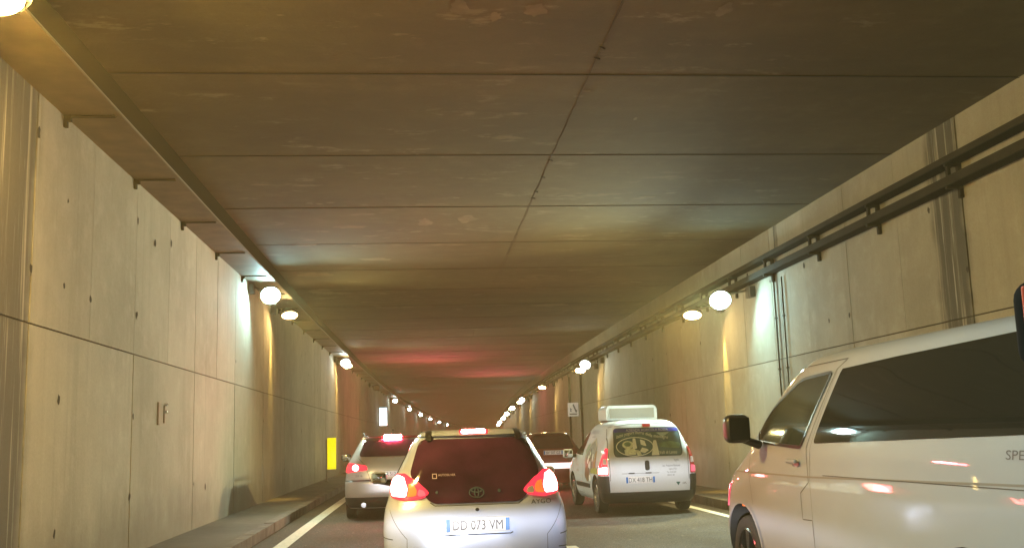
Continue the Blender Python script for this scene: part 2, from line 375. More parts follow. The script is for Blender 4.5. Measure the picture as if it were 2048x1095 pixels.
# ---------------------------------------------------------------- tunnel lamps
HAZE = .0035
def disc(name, R, mat, parent, dirv, loc, squash=1., depth=.015, n=24):
    b = MB(); v = []
    for z in (0, depth):
        for k in range(n):
            a = 2*math.pi*k/n; v.append((R*math.cos(a), R*squash*math.sin(a), z))
    b.add(v, [tuple(range(n)), tuple(range(n, 2*n)), *[(k, (k+1) % n, n+(k+1) % n, n+k) for k in range(n)]])
    o = b.build(name, mat, parent, loc=loc); o.rotation_euler = Vector(dirv).to_track_quat('Z', 'Y').to_euler(); return o
lamp_n = 0
def tunnel_lamp(X, Y, Z, kind, label, side, on=True, near=False, wash=1., main=1., R=.17):
    main *= ((.22 if side < 0 else .48) if Y < 30 else .19 if Y < 60 else .04) if Y > 15 else (.55 if side < 0 and kind == 'w' else 1.15)
    """side -1 left wall, +1 right wall"""
    x, y, z = bend(X, Y, Z)
    root = empty('tunnel_lamp', (x, y, z)); tag(root, label, 'tunnel lamp', 'white tunnel lamps along the walls' if kind == 'w' else 'amber tunnel lamps along the walls')
    d = Vector((-side*.30, -.80, -.50)).normalized()
    flare = kind == 'w' and on and 15 < Y < 30
    if flare: d = Vector((-side*.15, -.78, -.60)).normalized()
    if kind == 'a': d = Vector((-side*.22, -.55, -.78)).normalized()
    mat = M['lens_off'] if not on else (M['lens_near'] if near else M['lens_white' if kind == 'w' else 'lens_amber'])
    if near: d = Vector((-side*.30, .05, -.95)).normalized()
    # bowl housing
    b = MB(); n = 20; q = d.to_track_quat('Z', 'Y'); prof = [(R*1.16, .012), (R*1.25, -.03), (R*.95, -.12), (R*.45, -.20), (.03, -.22)]
    vs_ = []
    for rr, h in prof:
        for k in range(n):
            a = 2*math.pi*k/n; p = q @ Vector((rr*math.cos(a), rr*math.sin(a)*(1 if kind == 'w' else .75), h)); vs_.append(tuple(p))
    fc = [(i*n+k, i*n+(k+1) % n, (i+1)*n+(k+1) % n, (i+1)*n+k) for i in range(len(prof)-1) for k in range(n)]+[tuple(range((len(prof)-1)*n, len(prof)*n))]
    b.add(vs_, fc); b.build('housing', M['housing'], root, smooth=True)
    wx = (WL if side < 0 else WR)-X
    a = MB(); back = d*-.14; a.tube(tuple(back), (back[0]+(wx-back[0])*.98, back[1], back[2]+.12), .018, n=8); a.build('arm', M['pole'], root)
    gx = wx-side*.055; b = MB(); b.box(gx-.05, gx+.05, -.14, .14, .04, .24); b.box(gx-.056, gx+.056, -.05, -.03, .035, .245); b.tube((gx, .1, .24), (gx, .1, .52 if side > 0 else .27), .012, n=6); b.build('gear_box', M['housing'], root)
    disc('lens', R*(1.12 if flare else 1), M['lens_flare'] if flare else mat, root, d, tuple(d*.004), (1 if flare else .8) if kind == 'w' else .62)
    if on:
        col = (.80, 1.0, .84) if kind == 'w' else (1.0, .70 if near else .83, .18 if near else .34)
        dd = Vector((-side*1.0, -.70 if 15 < Y < 30 else -.20, -.60 if Y > 15 else -.52)).normalized()
        if near: dd = Vector((-side*.8, .55, -.75)).normalized()
        light('lamp_light', 'SPOT', tuple(d*.12), LW*main*(1 if kind == 'w' else .8), col, root, dd, spot_size=math.radians(112), spot_blend=.6, shadow_soft_size=.12)
        if wash:
            light('wall_wash', 'SPOT', (wx-side*.10, .0, -.16), WA*wash*(.5 if Y > 60 else 1)*(.35 if kind == 'w' else 1.), (1.0, .92, .72) if kind == 'w' else (1.0, .66, .14), root, (side*.035, 0, -1), spot_size=math.radians(26), spot_blend=.7, shadow_soft_size=.03)
    return root
LW, WA = 1750., 340.
LL = [(-3.0, 21.13+18.87*n, 4.41-.0*n) for n in range(-2, 13)]
ordn = ['nearest', 'second', 'third', 'fourth', 'fifth', 'sixth', 'seventh', 'eighth', 'ninth', 'tenth', 'eleventh', 'twelfth', 'thirteenth']
FAR = 9
RW = [(18.7, 3.83), (35.7, 3.84), None, (65.3, 3.77), (76.6, 3.63), (86.4, 3.47), (95.3, 3.30), (109.3, 3.22), (122., 3.2)]
RA = [(20.75, 3.79), (37.0, 3.72), (51.1, 3.83), (67.5, 3.7), (78.6, 3.6), (88.4, 3.45), (97.3, 3.3), (111.3, 3.22), (124., 3.2)]
for n in range(-2, 9):
    if n == 2: RW[2] = (0, 0)
    yl = 21.2+18.6*n if n < 4 else 21.13+18.87*n
    if n >= 0: lab = f'{ordn[n]} round white lamp on the left wall counting from the camera' if n != 2 else 'unlit round lamp on the left wall between the lit ones'
    else: lab = f'white lamp on the left wall '+('overhead' if n == -1 else 'behind the camera')+', out of view'
    tunnel_lamp(-3.0, yl, 4.42, 'w', lab, -1, on=(n != 2), wash=0 if n < 3 else .5)
    yr, zr = (RW[n] if n >= 0 else (1.0+17*(n+1), 3.85))
    if n >= 0: lab = f'{ordn[n]} round white lamp on the right wall counting from the camera'
    else: lab = f'white lamp on the right wall '+('overhead' if n == -1 else 'behind the camera')+', out of view'
    if n != 2: tunnel_lamp(5.75, yr, zr, 'w', lab, 1, wash=0 if n < 3 else .4)
for n in (-1, 0, 1):
    yl = (6.0, 24.2, 40.8)[n+1]
    if n == -1: continue
    tunnel_lamp(-3.0, yl, 4.37, 'a', f'{ordn[n]} amber lamp on the left wall just beyond a white lamp', -1, wash=1.2 if n == 0 else 1.)
for n in range(0, 9):
    yr, zr = RA[n]
    tunnel_lamp(5.75, yr, zr, 'a', f'{ordn[n]} amber lamp on the right wall'+(' just beyond a white lamp' if n != 2 else ' standing alone without a white one'), 1, wash=1.2)
# the very near amber lamp that glares in the top left corner
nl = tunnel_lamp(-2.95, 7.35, 4.66, 'a', 'dazzling amber lamp in the top left corner beside the cable tray', -1, near=True, wash=0, main=.32, R=.24)

# ---------------------------------------------------------------- wall fixtures
def emergency_sign():
    x, y, z = bend(6.17, 42.5, 2.46)
    root = empty('emergency_sign', (x, y, z)); tag(root, 'small white sign with black running figure on the right wall', 'sign')
    rbox('panel', .44, .05, .56, .01, M['sign_white'], root)
    b = MB()
    def q(pts, w_):
        for (a, c) in zip(pts[:-1], pts[1:]):
            b.tube((a[0], -.028, a[1]), (c[0], -.028, c[1]), w_, n=6)
    # figure and door symbol
    q([(.00, .20), (.13, -.12)], .028); q([(.02, .19), (-.01, .21)], .02); q([(.10, -.02), (.17, -.06)], .012)
    q([(-.13, .06), (-.10, -.02), (-.13, -.08)], .016); q([(-.10, .02), (-.06, .0)], .010); q([(-.11, -.02), (-.08, -.09)], .011)
    b.build('pictogram', M['ink'], root)
    b = MB(); b.box(-.16, .16, -.029, -.026, -.215, -.165); b.build('text_strip', M['pole'], root)
    b = MB(); b.box(.16, .225, -.01, .01, .05, .09); b.build('mount', M['pole'], root)
emergency_sign()
def blue_sign():
    Y = 66.; x, y, z = bend(-3.0, Y, 2.98)
    root = empty('emergency_sign', (x-.12, y, z)); tag(root, 'glowing blue and white lit sign box high on the left wall', 'sign')
    rbox('casing', .54, .14, 1.2, .03, M['housing'], root)
    b = MB(); b.box(-.24, .24, -.075, -.071, -.56, .22); b.build('white_face', M['cyan_white'], root)
    b = MB(); b.box(-.24, .24, -.075, -.071, .222, .56); b.build('blue_face', M['cyan_sign'], root)
    b = MB(); b.box(-.42, -.25, -.02, .02, -.05, .05); b.build('mount', M['pole'], root)
blue_sign()
def yellow_post():
    Y = 34.6; x, y, z = bend(-3.04, Y, .14)
    root = empty('marker_post', (x, y, z)); tag(root, 'bright yellow rectangular marker board on a thin post on the left pavement', 'marker post')
    b = MB(); b.tube((-.14, .0, 0), (-.14, .0, 1.36), .025, n=10); b.tube((-.14, 0, 0), (-.14, 0, .02), .07, n=12); b.build('post', M['pole'], root)
    rbox('board', .285, .025, 1.02, .008, M['yellow'], root, (.03, -.02, .90))
yellow_post()
def junction_box():
    x, y, z = bend(WL, 14.25, 1.84)
    root = empty('wall_bracket', (x, y, z)); tag(root, 'small empty metal bracket with shiny bolts on the left wall', 'bracket')
    b = MB(); b.box(0, .025, -.20, -.185, -.15, .15); b.box(0, .025, -.184, -.12, -.15, -.135); b.build('left_strip', M['pole'], root)
    b = MB(); b.box(0, .025, .13, .145, -.12, .12); b.build('right_strip', M['pole'], root)
    for zz in (.13, .03):
        b = MB(); b.tube((.0, .19, zz), (.05, .19, zz), .022, n=10); b.build('bolt', M['chrome'], root)
    b = MB(); b.box(.0, .006, -.12, .13, -.13, .14); b.build('back_plate', simple('back_plate', (.33, .31, .23), .6), root)
junction_box()
def conduit(X, Y, z0, z1, r_, label, mat, side):
    x, y, _ = bend(X, Y, 0)
    o = MB(); o.tube((0, 0, z0), (0, 0, z1), r_, n=8)
    for zz in np.arange(z0+.4, z1, .9): o.box(-r_*1.2, r_*1.2, -r_*1.8, r_*1.8, zz, zz+.03)
    tag(o.build('conduit', mat, loc=(x, y, 0)), label, 'pipe', 'conduits down the right wall')
conduit(6.37, 17.05, .2, 4.0, .014, 'thin conduit down the right wall beyond the minibus roof, left of a joint', M['tray_dark'], 1)
conduit(6.37, 17.45, .2, 4.0, .016, 'thin conduit down the right wall beyond the minibus roof, right of another', M['tray_dark'], 1)
conduit(6.35, 41.2, .2, 3.9, .045, 'dark drain pipe on the right wall right of the running figure sign', M['tray_dark'], 1)
conduit(6.35, 44.9, .2, 3.9, .045, 'dark drain pipe on the right wall left of the running figure sign', M['tray_dark'], 1)

# ================================================================ vehicles
def pchip(xs, ys):
    xs = np.array(xs, float); ys = np.array(ys, float); h = np.diff(xs); d = np.diff(ys)/h; m = np.zeros_like(ys)
    m[0], m[-1] = d[0], d[-1]
    for i in range(1, len(xs)-1):
        if d[i-1]*d[i] > 0:
            w1, w2 = 2*h[i]+h[i-1], h[i]+2*h[i-1]; m[i] = (w1+w2)/(w1/d[i-1]+w2/d[i])
    def fn(x):
        x = float(min(max(x, xs[0]), xs[-1])); i = int(min(max(np.searchsorted(xs, x)-1, 0), len(xs)-2))
        t = (x-xs[i])/h[i]
        return ys[i]*(1+2*t)*(1-t)**2+m[i]*h[i]*t*(1-t)**2+ys[i+1]*t*t*(3-2*t)+m[i+1]*h[i]*t*t*(t-1)
    return fn
def fillet(poly, rr, k=6):
    out = []; n = len(poly)
    for i in range(n):
        p0, p1, p2 = (np.array(poly[(i+j-1) % n], float) for j in range(3))
        q = rr[i] if isinstance(rr, (list, tuple)) else rr
        a, c = p0-p1, p2-p1; la, lc = np.linalg.norm(a), np.linalg.norm(c); q = min(q, la*.49, lc*.49)
        A, B = p1+a/la*q, p1+c/lc*q
        for t in np.linspace(0, 1, k): out.append(tuple((1-t)**2*A+2*t*(1-t)*p1+t*t*B))
    return out
class Car:
    def __init__(s, prof, n=3.0, dome=.03):
        p = np.array(prof, float); s.p = p; s.n = n; s.dome = dome
        s.fn = [pchip(p[:, 0], p[:, i]) for i in range(1, 6)]; s.z0, s.z1 = p[0, 0], p[-1, 0]
    def P(s, z): return [g(z) for g in s.fn]
    # mapping on the tail: x -> surface
    def R(s, x, z):
        w_, yr, yf, Rr, Rf = s.P(z); t = min(abs(x)/w_, .9995)
        return np.array((x, yr+Rr*(1-(1-t**s.n)**(1/s.n)), z))
    # wrap mapping: a in [-1,1] goes round the tail, beyond runs along the flank in metres
    def W(s, a, z):
        w_, yr, yf, Rr, Rf = s.P(z)
        if abs(a) <= 1:
            th = a*math.pi/2; return np.array((w_*math.copysign(abs(math.sin(th))**(2/s.n), a), yr+Rr*(1-abs(math.cos(th))**(2/s.n)), z))
        return np.array((math.copysign(w_, a), yr+Rr+(abs(a)-1), z))
    def a_of_x(s, x, z):
        w_ = s.P(z)[0]; t = min(abs(x)/w_, 1); return math.copysign(math.asin(t**(s.n/2))/(math.pi/2), x)
    # flank mapping, side = -1 or 1
    def S(s, side):
        def g(y, z):
            w_, yr, yf, Rr, Rf = s.P(z); k = 1.
            if y < yr+Rr: k = max(1-((yr+Rr-y)/Rr), 0.); k = (1-(1-k)**s.n)**(1/s.n)
            if y > yf-Rf: k = max(1-((y-yf+Rf)/Rf), 0.); k = (1-(1-k)**s.n)**(1/s.n)
            return np.array((side*w_*max(k, .02), y, z))
        return g
    def Fm(s, x, z):
        w_, yr, yf, Rr, Rf = s.P(z); t = min(abs(x)/w_, .9995)
        return np.array((x, yf-Rf*(1-(1-t**s.n)**(1/s.n)), z))
    def ring(s, z):
        w_, yr, yf, Rr, Rf = s.P(z); pts = []
        for a in np.linspace(-1, 1, 33): pts.append(s.W(a, z))
        for y in np.linspace(yr+Rr, yf-Rf, 30)[1:-1]: pts.append(np.array((w_, y, z)))
        for a in np.linspace(1, -1, 29):
            th = a*math.pi/2; pts.append(np.array((w_*math.copysign(abs(math.sin(th))**(2/s.n), a) if a else 0., yf-Rf*(1-abs(math.cos(th))**(2/s.n)), z)))
        for y in np.linspace(yf-Rf, yr+Rr, 30)[1:-1]: pts.append(np.array((-w_, y, z)))
        return pts
    def body(s, mat, parent, wheels, name='body', nz=70):
        zs = np.linspace(s.z0, s.z1, nz); rings = [s.ring(z) for z in zs]
        top = rings[-1]; c = sum(top)/len(top)
        for t in (.97, .9, .8, .65, .45, .2, .03):
            rings.append([np.array((c[0]+(p[0]-c[0])*t, c[1]+(p[1]-c[1])*t, s.z1+s.dome*(1-t**2.4))) for p in top])
        n = len(rings[0]); v = [p for rg in rings for p in rg]
        fc = [(i*n+k, i*n+(k+1) % n, (i+1)*n+(k+1) % n, (i+1)*n+k) for i in range(len(rings)-1) for k in range(n)]
        fc += [tuple(range(n)), tuple(range((len(rings)-1)*n, len(rings)*n))]
        o = mesh_obj(name, v, fc, [mat, M['well']], parent)
        if wheels:
            b = MB()
            for (wx, wy, wz, wr) in wheels: b.tube((wx-.16 if wx > 0 else wx+.16, wy, wz), (wx+(.4 if wx > 0 else -.4), wy, wz), wr, n=48)
            ct = b.build('cutter', M['well'], parent)
            md = o.modifiers.new('b', 'BOOLEAN'); md.operation = 'DIFFERENCE'; md.solver = 'EXACT'; md.object = ct
            try: md.material_mode = 'TRANSFER'
            except Exception: pass
            bpy.context.view_layer.update(); dg = bpy.context.evaluated_depsgraph_get(); dg.update(); me = bpy.data.meshes.new_from_object(o.evaluated_get(dg), preserve_all_data_layers=True, depsgraph=dg)
            o.modifiers.clear(); o.data = me; bpy.data.objects.remove(ct)
        me = o.data; me.polygons.foreach_set('use_smooth', [True]*len(me.polygons)); me.set_sharp_from_angle(angle=math.radians(32))
        return o
def offs(mp, a, z, off, e=.004):
    p = mp(a, z); da = mp(a+e, z)-mp(a-e, z); dz = mp(a, z+e)-mp(a, z-e)
    n = np.cross(da, dz); L = np.linalg.norm(n)
    if L < 1e-12: return p
    n = n/L
    return p, n
def surf(mp, a, z, off, out):
    res = offs(mp, a, z, off)
    if not isinstance(res, tuple): return res
    p, n = res
    if np.dot(n, out(p)) < 0: n = -n
    return p+n*off
REAR = lambda p: np.array((p[0]*.6, -1., .15))
def SIDE(sd): return lambda p: np.array((sd, 0, 0.))
FRONT = lambda p: np.array((p[0]*.6, 1., .15))
def rows_of(poly, zq):
    xs = []; n = len(poly)
    for i in range(n):
        (x0, z0), (x1, z1) = poly[i], poly[(i+1) % n]
        if (z0 <= zq < z1) or (z1 <= zq < z0): xs.append(x0+(x1-x0)*(zq-z0)/(z1-z0))
    return (min(xs), max(xs)) if xs else None
def patch(name, poly, mp, out, mat, parent, off=.006, thick=.014, nz=22, nx=22, smooth=True):
    za, zb = min(p[1] for p in poly), max(p[1] for p in poly); e = (zb-za)*1e-3
    v = []; rows = 0
    for i in range(nz+1):
        t = .5-.5*math.cos(math.pi*i/nz); zq = za+e+(zb-za-2*e)*t; rr = rows_of(poly, zq)
        if rr is None: continue
        for k in range(nx+1): v.append(surf(mp, rr[0]+(rr[1]-rr[0])*k/nx, zq, off, out))
        rows += 1
    N = nx+1; fc = [(i*N+k, i*N+k+1, (i+1)*N+k+1, (i+1)*N+k) for i in range(rows-1) for k in range(nx)]
    # rim going back into the surface
    rim = [k for k in range(N)]+[i*N+nx for i in range(1, rows)]+[(rows-1)*N+k for k in range(nx-1, -1, -1)]+[i*N for i in range(rows-2, 0, -1)]
    b = len(v); cen = sum(v)/len(v)
    za_ = []
    for j in rim:
        p = v[j]; nrm = out(p)/np.linalg.norm(out(p)); za_.append(p-nrm*thick)
    v += za_; L = len(rim)
    fc += [(rim[j], rim[(j+1) % L], b+(j+1) % L, b+j) for j in range(L)]
    return mesh_obj(name, v, fc, mat, parent, smooth, angle=50)
def ribbon(name, pts, mp, out, mat, parent, wd=.006, off=.002, closed=False, step=.03):
    P = [np.array(p, float) for p in pts]
    if closed: P.append(P[0])
    D = [P[0]]
    for a, c in zip(P[:-1], P[1:]):
        k = max(1, int(np.linalg.norm(c-a)/step))
        for j in range(1, k+1): D.append(a+(c-a)*j/k)
    v = []
    for i, p in enumerate(D):
        t = D[min(i+1, len(D)-1)]-D[max(i-1, 0)]
        if closed and i in (0, len(D)-1): t = D[1]-D[-2]
        t = t/(np.linalg.norm(t)+1e-9); nn = np.array((-t[1], t[0]))*wd/2
        for sg in (1, -1): v.append(surf(mp, *(p+sg*nn), off, out))
    return mesh_obj(name, v, [(2*i, 2*i+1, 2*i+3, 2*i+2) for i in range(len(D)-1)], mat, parent, True)
def text_mesh(s, size, name, mp, out, mat, parent, a0, z0, flip=False, off=.003, align='LEFT', squeeze=1., curve=None, slant=0.):
    cu = bpy.data.curves.new('t', 'FONT'); cu.body = s; cu.size = size; cu.align_x = align; cu.resolution_u = 3
    o = bpy.data.objects.new('t', cu); C.objects.link(o); dg = bpy.context.evaluated_depsgraph_get()
    me = bpy.data.meshes.new_from_object(o.evaluated_get(dg)); bpy.data.objects.remove(o); bpy.data.curves.remove(cu)
    for vv in me.vertices:
        x, z = (vv.co.x+slant*vv.co.y)*squeeze, vv.co.y
        if curve: z += curve(x)
        a = a0+(-x if flip else x)
        vv.co = surf(mp, a, z0+z, off, out)
    me.materials.clear(); me.materials.append(mat)
    ob = bpy.data.objects.new(name, me); C.objects.link(ob); ob.parent = parent; return ob
def lathe_x(prof, n, x_sign):
    v = []; 
    for rr, x in prof:
        for k in range(n): a = 2*math.pi*k/n; v.append((x*x_sign, rr*math.cos(a), rr*math.sin(a)))
    return v, [(i*n+k, i*n+(k+1) % n, (i+1)*n+(k+1) % n, (i+1)*n+k) for i in range(len(prof)-1) for k in range(n)]
def wheel(parent, x, y, R, wd, rim_r, mat, spokes=7, fat=.3):
    sg = 1 if x > 0 else -1
    root = empty('wheel', (x, y, R), parent=parent)
    v, fc = lathe_x([(rim_r, -wd+.01), (R*.93, -wd), (R, -wd+.03), (R, -.03), (R*.95, -.003), (rim_r+.02, .0), (rim_r, -.012)], 40, sg)
    mesh_obj('tyre', v, fc, M['rubber'], root, True)
    v, fc = lathe_x([(rim_r+.002, -.010), (rim_r-.012, -.002), (rim_r-.022, -.02), (rim_r-.03, -.07), (.0, -.075)], 36, sg)
    b = MB(); b.add(v, fc)
    for k in range(spokes):
        a = 2*math.pi*k/spokes+.3
        for da in (-.0,):
            ca, sa = math.cos(a), math.sin(a); ww = .5*fat*rim_r
            pts = []
            for rr, hw, xx in ((.03, ww*.5, -.01), (rim_r-.02, ww*.8, -.012)):
                for s2 in (-1, 1):
                    for dx in (0, -.03): pts.append(((xx+dx)*sg, rr*ca-s2*hw*sa, rr*sa+s2*hw*ca))
            b.add(pts, [(0, 1, 3, 2), (4, 6, 7, 5), (0, 4, 5, 1), (2, 3, 7, 6), (0, 2, 6, 4), (1, 5, 7, 3)])
    b.tube((-.03*sg, 0, 0), (.002*sg, 0, 0), .05, n=16)
    b.build('rim', mat, root, True)
    return root
def plate(car, mp_y, x, z, parent, txt, w_=.52, h=.11, both=True):
    """flat licence plate parallel to the tail"""
    y = mp_y; root = rbox('licence_plate', w_, .012, h, .004, M['plate'], parent, (x, y, z))
    fl = lambda a, zz: np.array((a, -.0065, zz))
    OUT = lambda p: np.array((0, -1., 0))
    for sx in ((-1, 1) if both else (-1,)):
        b = MB(); b.box(sx*(w_/2-.022)-.017, sx*(w_/2-.022)+.017, -.0085, -.0066, -h/2+.008, h/2-.008); b.build('blue_band', M['plate_blue'], root)
    text_mesh(txt, h*.92, 'plate_number', fl, OUT, M['ink'], root, 0, -h*.32, align='CENTER', off=.002, squeeze=.80)
    return root
def mirror(parent, x, y, z, sx, sy, sz, mat, arm_to, gm='mirrorglass'):
    root = rbox('wing_mirror', sx, sy, sz, min(sx, sy, sz)*.38, mat, parent, (x, y, z), segs=4)
    b = MB(); b.tube((0, 0, -sz*.3), tuple(np.array(arm_to)-np.array((x, y, z))), .028, .035, n=10); b.build('arm', M['black'], root, True)
    rbox('mirror_glass', sx*.8, .01, sz*.78, .004, M[gm], root, (0, -sy/2-.001, 0))
    return root

# ---------------------------------------------------------------- silver city hatchback right in front
def city_car():
    root = empty('hatchback', (.545, 8.88, 0), 0.0)
    tag(root, 'small silver hatchback with glowing brake lights directly ahead, black glass tailgate', 'car')
    #        z    w     yr    yf    Rr   Rf
    c = Car([(.20, .70, .10, 3.30, .30, .5), (.30, .765, .03, 3.38, .34, .6), (.45, .80, .00, 3.40, .36, .7), (.62, .808, .005, 3.40, .38, .8),
             (.78, .795, .03, 3.36, .40, .9), (.88, .765, .07, 3.15, .42, .9), (.98, .738, .10, 2.75, .44, .8), (1.11, .675, .15, 2.45, .46, .7),
             (1.24, .605, .21, 2.15, .48, .6), (1.34, .555, .27, 1.95, .5, .5), (1.40, .515, .32, 1.8, .5, .45), (1.435, .45, .38, 1.70, .45, .40), (1.447, .38, .45, 1.6, .4, .35)], 3.0, .022)
    wh = [(sx*.80, y, .28, .335) for sx in (-1, 1) for y in (.62, 2.96)]
    c.body(M['silver'], root, wh)
    R = c.R
    g = [(-.475, 1.385), (.475, 1.385), (.535, 1.20), (.57, 1.08), (.47, .955), (.42, .875), (.36, .842), (-.36, .842), (-.42, .875), (-.47, .955), (-.57, 1.08), (-.535, 1.20)]
    gl = patch('tailgate_glass', fillet(g, [.06, .06, .05, .05, .05, .04, .05, .05, .04, .05, .05, .05]), R, REAR, M['glass_red_glow'], root, .008, .02, 30, 34)
    # no interior behind the glass; its red glow is painted into the colour
    ribbon('tailgate_seam', [(-.40, .855), (-.36, .828), (.36, .828), (.40, .855)], R, REAR, M['seam'], root, .007, .002)
    # roof spoiler band with hinges
    sp = [(-.44, 1.442), (.44, 1.442), (.485, 1.398), (-.485, 1.398)]
    patch('spoiler', fillet(sp, .012), R, REAR, M['silver'], root, .026, .03, 8, 30)
    bl = patch('high_brake_light', fillet([(-.125, 1.438), (.125, 1.438), (.125, 1.405), (-.125, 1.405)], .012), R, REAR, M['redlens'], root, .032, .02, 6, 10)
    patch('glow_strip', fillet([(-.105, 1.434), (.105, 1.434), (.105, 1.409), (-.105, 1.409)], .01), R, REAR, M['brake_hi'], bl, .036, .006, 6, 10)
    for sx in (-1, 1):
        patch('hinge', fillet([(sx*.39-.028, 1.44), (sx*.39+.028, 1.44), (sx*.39+.024, 1.36), (sx*.39-.024, 1.36)], .012), R, REAR, M['black'], root, .031, .03, 8, 6)
    # tail lamps
    for sx in (-1, 1):
        def A(x, z): return c.a_of_x(sx*x, z)
        zs = {}
        o_ = [(.40, .93), (.43, .965), (.50, 1.03), (.60, 1.095), (.675, 1.095), (.728, 1.04), (.737, .95), (.72, .895), (.60, .873), (.46, .89)]
        pol = [(A(min(x, c.P(z)[0]*.998), z), z) for x, z in o_]
        L = patch('tail_lamp', fillet(pol, .03), c.W, REAR, M['redlens'], root, .014, .03, 20, 16)
        b_ = [(.602, .90), (.585, .97), (.61, 1.06), (.66, 1.08), (.706, 1.04), (.722, .96), (.71, .905)]
        patch('brake_light', fillet([(A(x, z), z) for x, z in b_], .02), c.W, REAR, M['brake'], L, .021, .01, 14, 10)
        i_ = [(.515, .905), (.505, .955), (.53, 1.00), (.575, 1.01), (.575, .95), (.592, .90)]
        patch('indicator', fillet([(A(x, z), z) for x, z in i_], .015), c.W, REAR, M['orange'], L, .019, .01, 10, 8)
        v_ = [(.43, .91), (.445, .95), (.49, .965), (.503, .92), (.49, .90)]
        patch('reversing_light', fillet([(A(x, z), z) for x, z in v_], .015), c.W, REAR, M['clearlens'] if sx > 0 else M['pinklens'], L, .019, .01, 8, 8)
    # emblem: three interlocking ellipses
    def ell(cx, cz, rx, rz): return [(cx+rx*math.cos(2*math.pi*k/28), cz+rz*math.sin(2*math.pi*k/28)) for k in range(28)]
    em = []
    for e in ((0, .925, .062, .043), (0, .925, .018, .038), (0, .945, .044, .018)):
        em.append(ribbon('t', ell(*e), R, REAR, M['chrome'], root, .009, .016, True, .02))
    merge(em, 'emblem', root)
    text_mesh('AYGO', .052, 'model_badge', R, REAR, M['ink'], root, .47, .815, squeeze=1.25, off=.004)
    text_mesh('AUTOSILVER', .026, 'window_sticker', R, REAR, simple('sticker', (.6, .45, .48), .6), gl, -.325, 1.07, squeeze=1.0, off=.011)
    b = [(-.372, 1.052), (-.338, 1.052), (-.338, 1.088), (-.372, 1.088)]
    ribbon('sticker_mark', b, R, REAR, simple('sticker_mark', (.6, .45, .48), .6), gl, .008, .012, True)
    for x, rr in ((-.34, .011), (.195, .014)):
        patch('glint_stud', ell(x, .935, rr, rr), R, REAR, M['chrome'], gl, .018, .01, 6, 6)  # chrome dots stand in for white reflections on the glass
    patch('tailgate_lock', ell(0, .787, .017, .014), R, REAR, M['black'], root, .006, .01, 8, 8)
    # plate recess and plate, set in the lower tailgate
    ribbon('plate_recess_edge', [(-.30, .595), (-.28, .585), (.28, .585), (.30, .595)], R, REAR, M['seam'], root, .010, .003)
    plate(c, -.005, 0, .665, root, 'DD 073 VM', .55, .12)
    # bumper seams and reflectors
    for sx in (-1, 1):
        ribbon('bumper_seam', [(sx*c.a_of_x(.72, .56), .555), (sx*1.0, .575), (sx*1.35, .58)], c.W, REAR, M['seam'], root, .007, .003)
        ribbon('bumper_seam', [(sx*c.a_of_x(.70, .45), .45), (sx*1.0, .445), (sx*1.2, .45)], c.W, REAR, M['seam'], root, .007, .003)
        ribbon('flank_seam', [(c.a_of_x(sx*.745, .80), .80), (c.a_of_x(sx*.60, .56), .56), (c.a_of_x(sx*.58, .30), .30)], c.W, REAR, M['seam'], root, .005, .002)
    # side windows and doors
    for sx in (-1, 1):
        S = c.S(sx); O = SIDE(sx)
        patch('quarter_glass', fillet([(.92, 1.30), (1.12, 1.33), (1.12, .98), (.86, 1.02)], .04), S, O, M['glass'], root, .006, .012, 14, 8)
        patch('door_glass', fillet([(1.20, 1.34), (1.85, 1.34), (2.55, .96), (1.20, .96)], .05), S, O, M['glass'], root, .006, .012, 14, 16)
        ribbon('door_seam', [(1.16, 1.35), (1.16, .45), (1.30, .33), (2.45, .33), (2.60, .92)], S, O, M['seam'], root, .006, .002)
        mirror(root, sx*.905, 2.32, 1.00, .17, .10, .125, M['silver'], (sx*.74, 2.40, .93))
        patch('roof_edge', fillet([(.55, 1.432), (1.75, 1.432), (1.75, 1.418), (.55, 1.418)], .005), S, O, M['black'], root, .006, .01, 4, 14)
    patch('windscreen', fillet([(-.44, 1.38), (.44, 1.38), (.62, 1.0), (-.62, 1.0)], .05), c.Fm, FRONT, M['glass'], root, .006, .012)
    for sx in (-1, 1):
        for y in (.62, 2.96): wheel(root, sx*.795, y, .285, .17, .185, M['alloy'])
        light('brake_spill', 'AREA', (sx*.69, .10, .99), 2.2, (1, .08, .10), root, (sx*.2, -1, .15), size=.16)
    light('brake_spill', 'AREA', (0, .16, 1.43), 2., (1, .08, .12), root, (0, -1, .35), shape='RECTANGLE', size=.24, size_y=.04)
    return root
def merge(obs, name, parent):
    v, fc = [], []; mats = obs[0].data.materials[0]
    for o in obs:
        b = len(v); v += [tuple(q.co) for q in o.data.vertices]; fc += [tuple(i+b for i in p.vertices) for p in o.data.polygons]
    for o in obs: bpy.data.objects.remove(o)
    return mesh_obj(name, v, fc, mats, parent, True)
city_car()

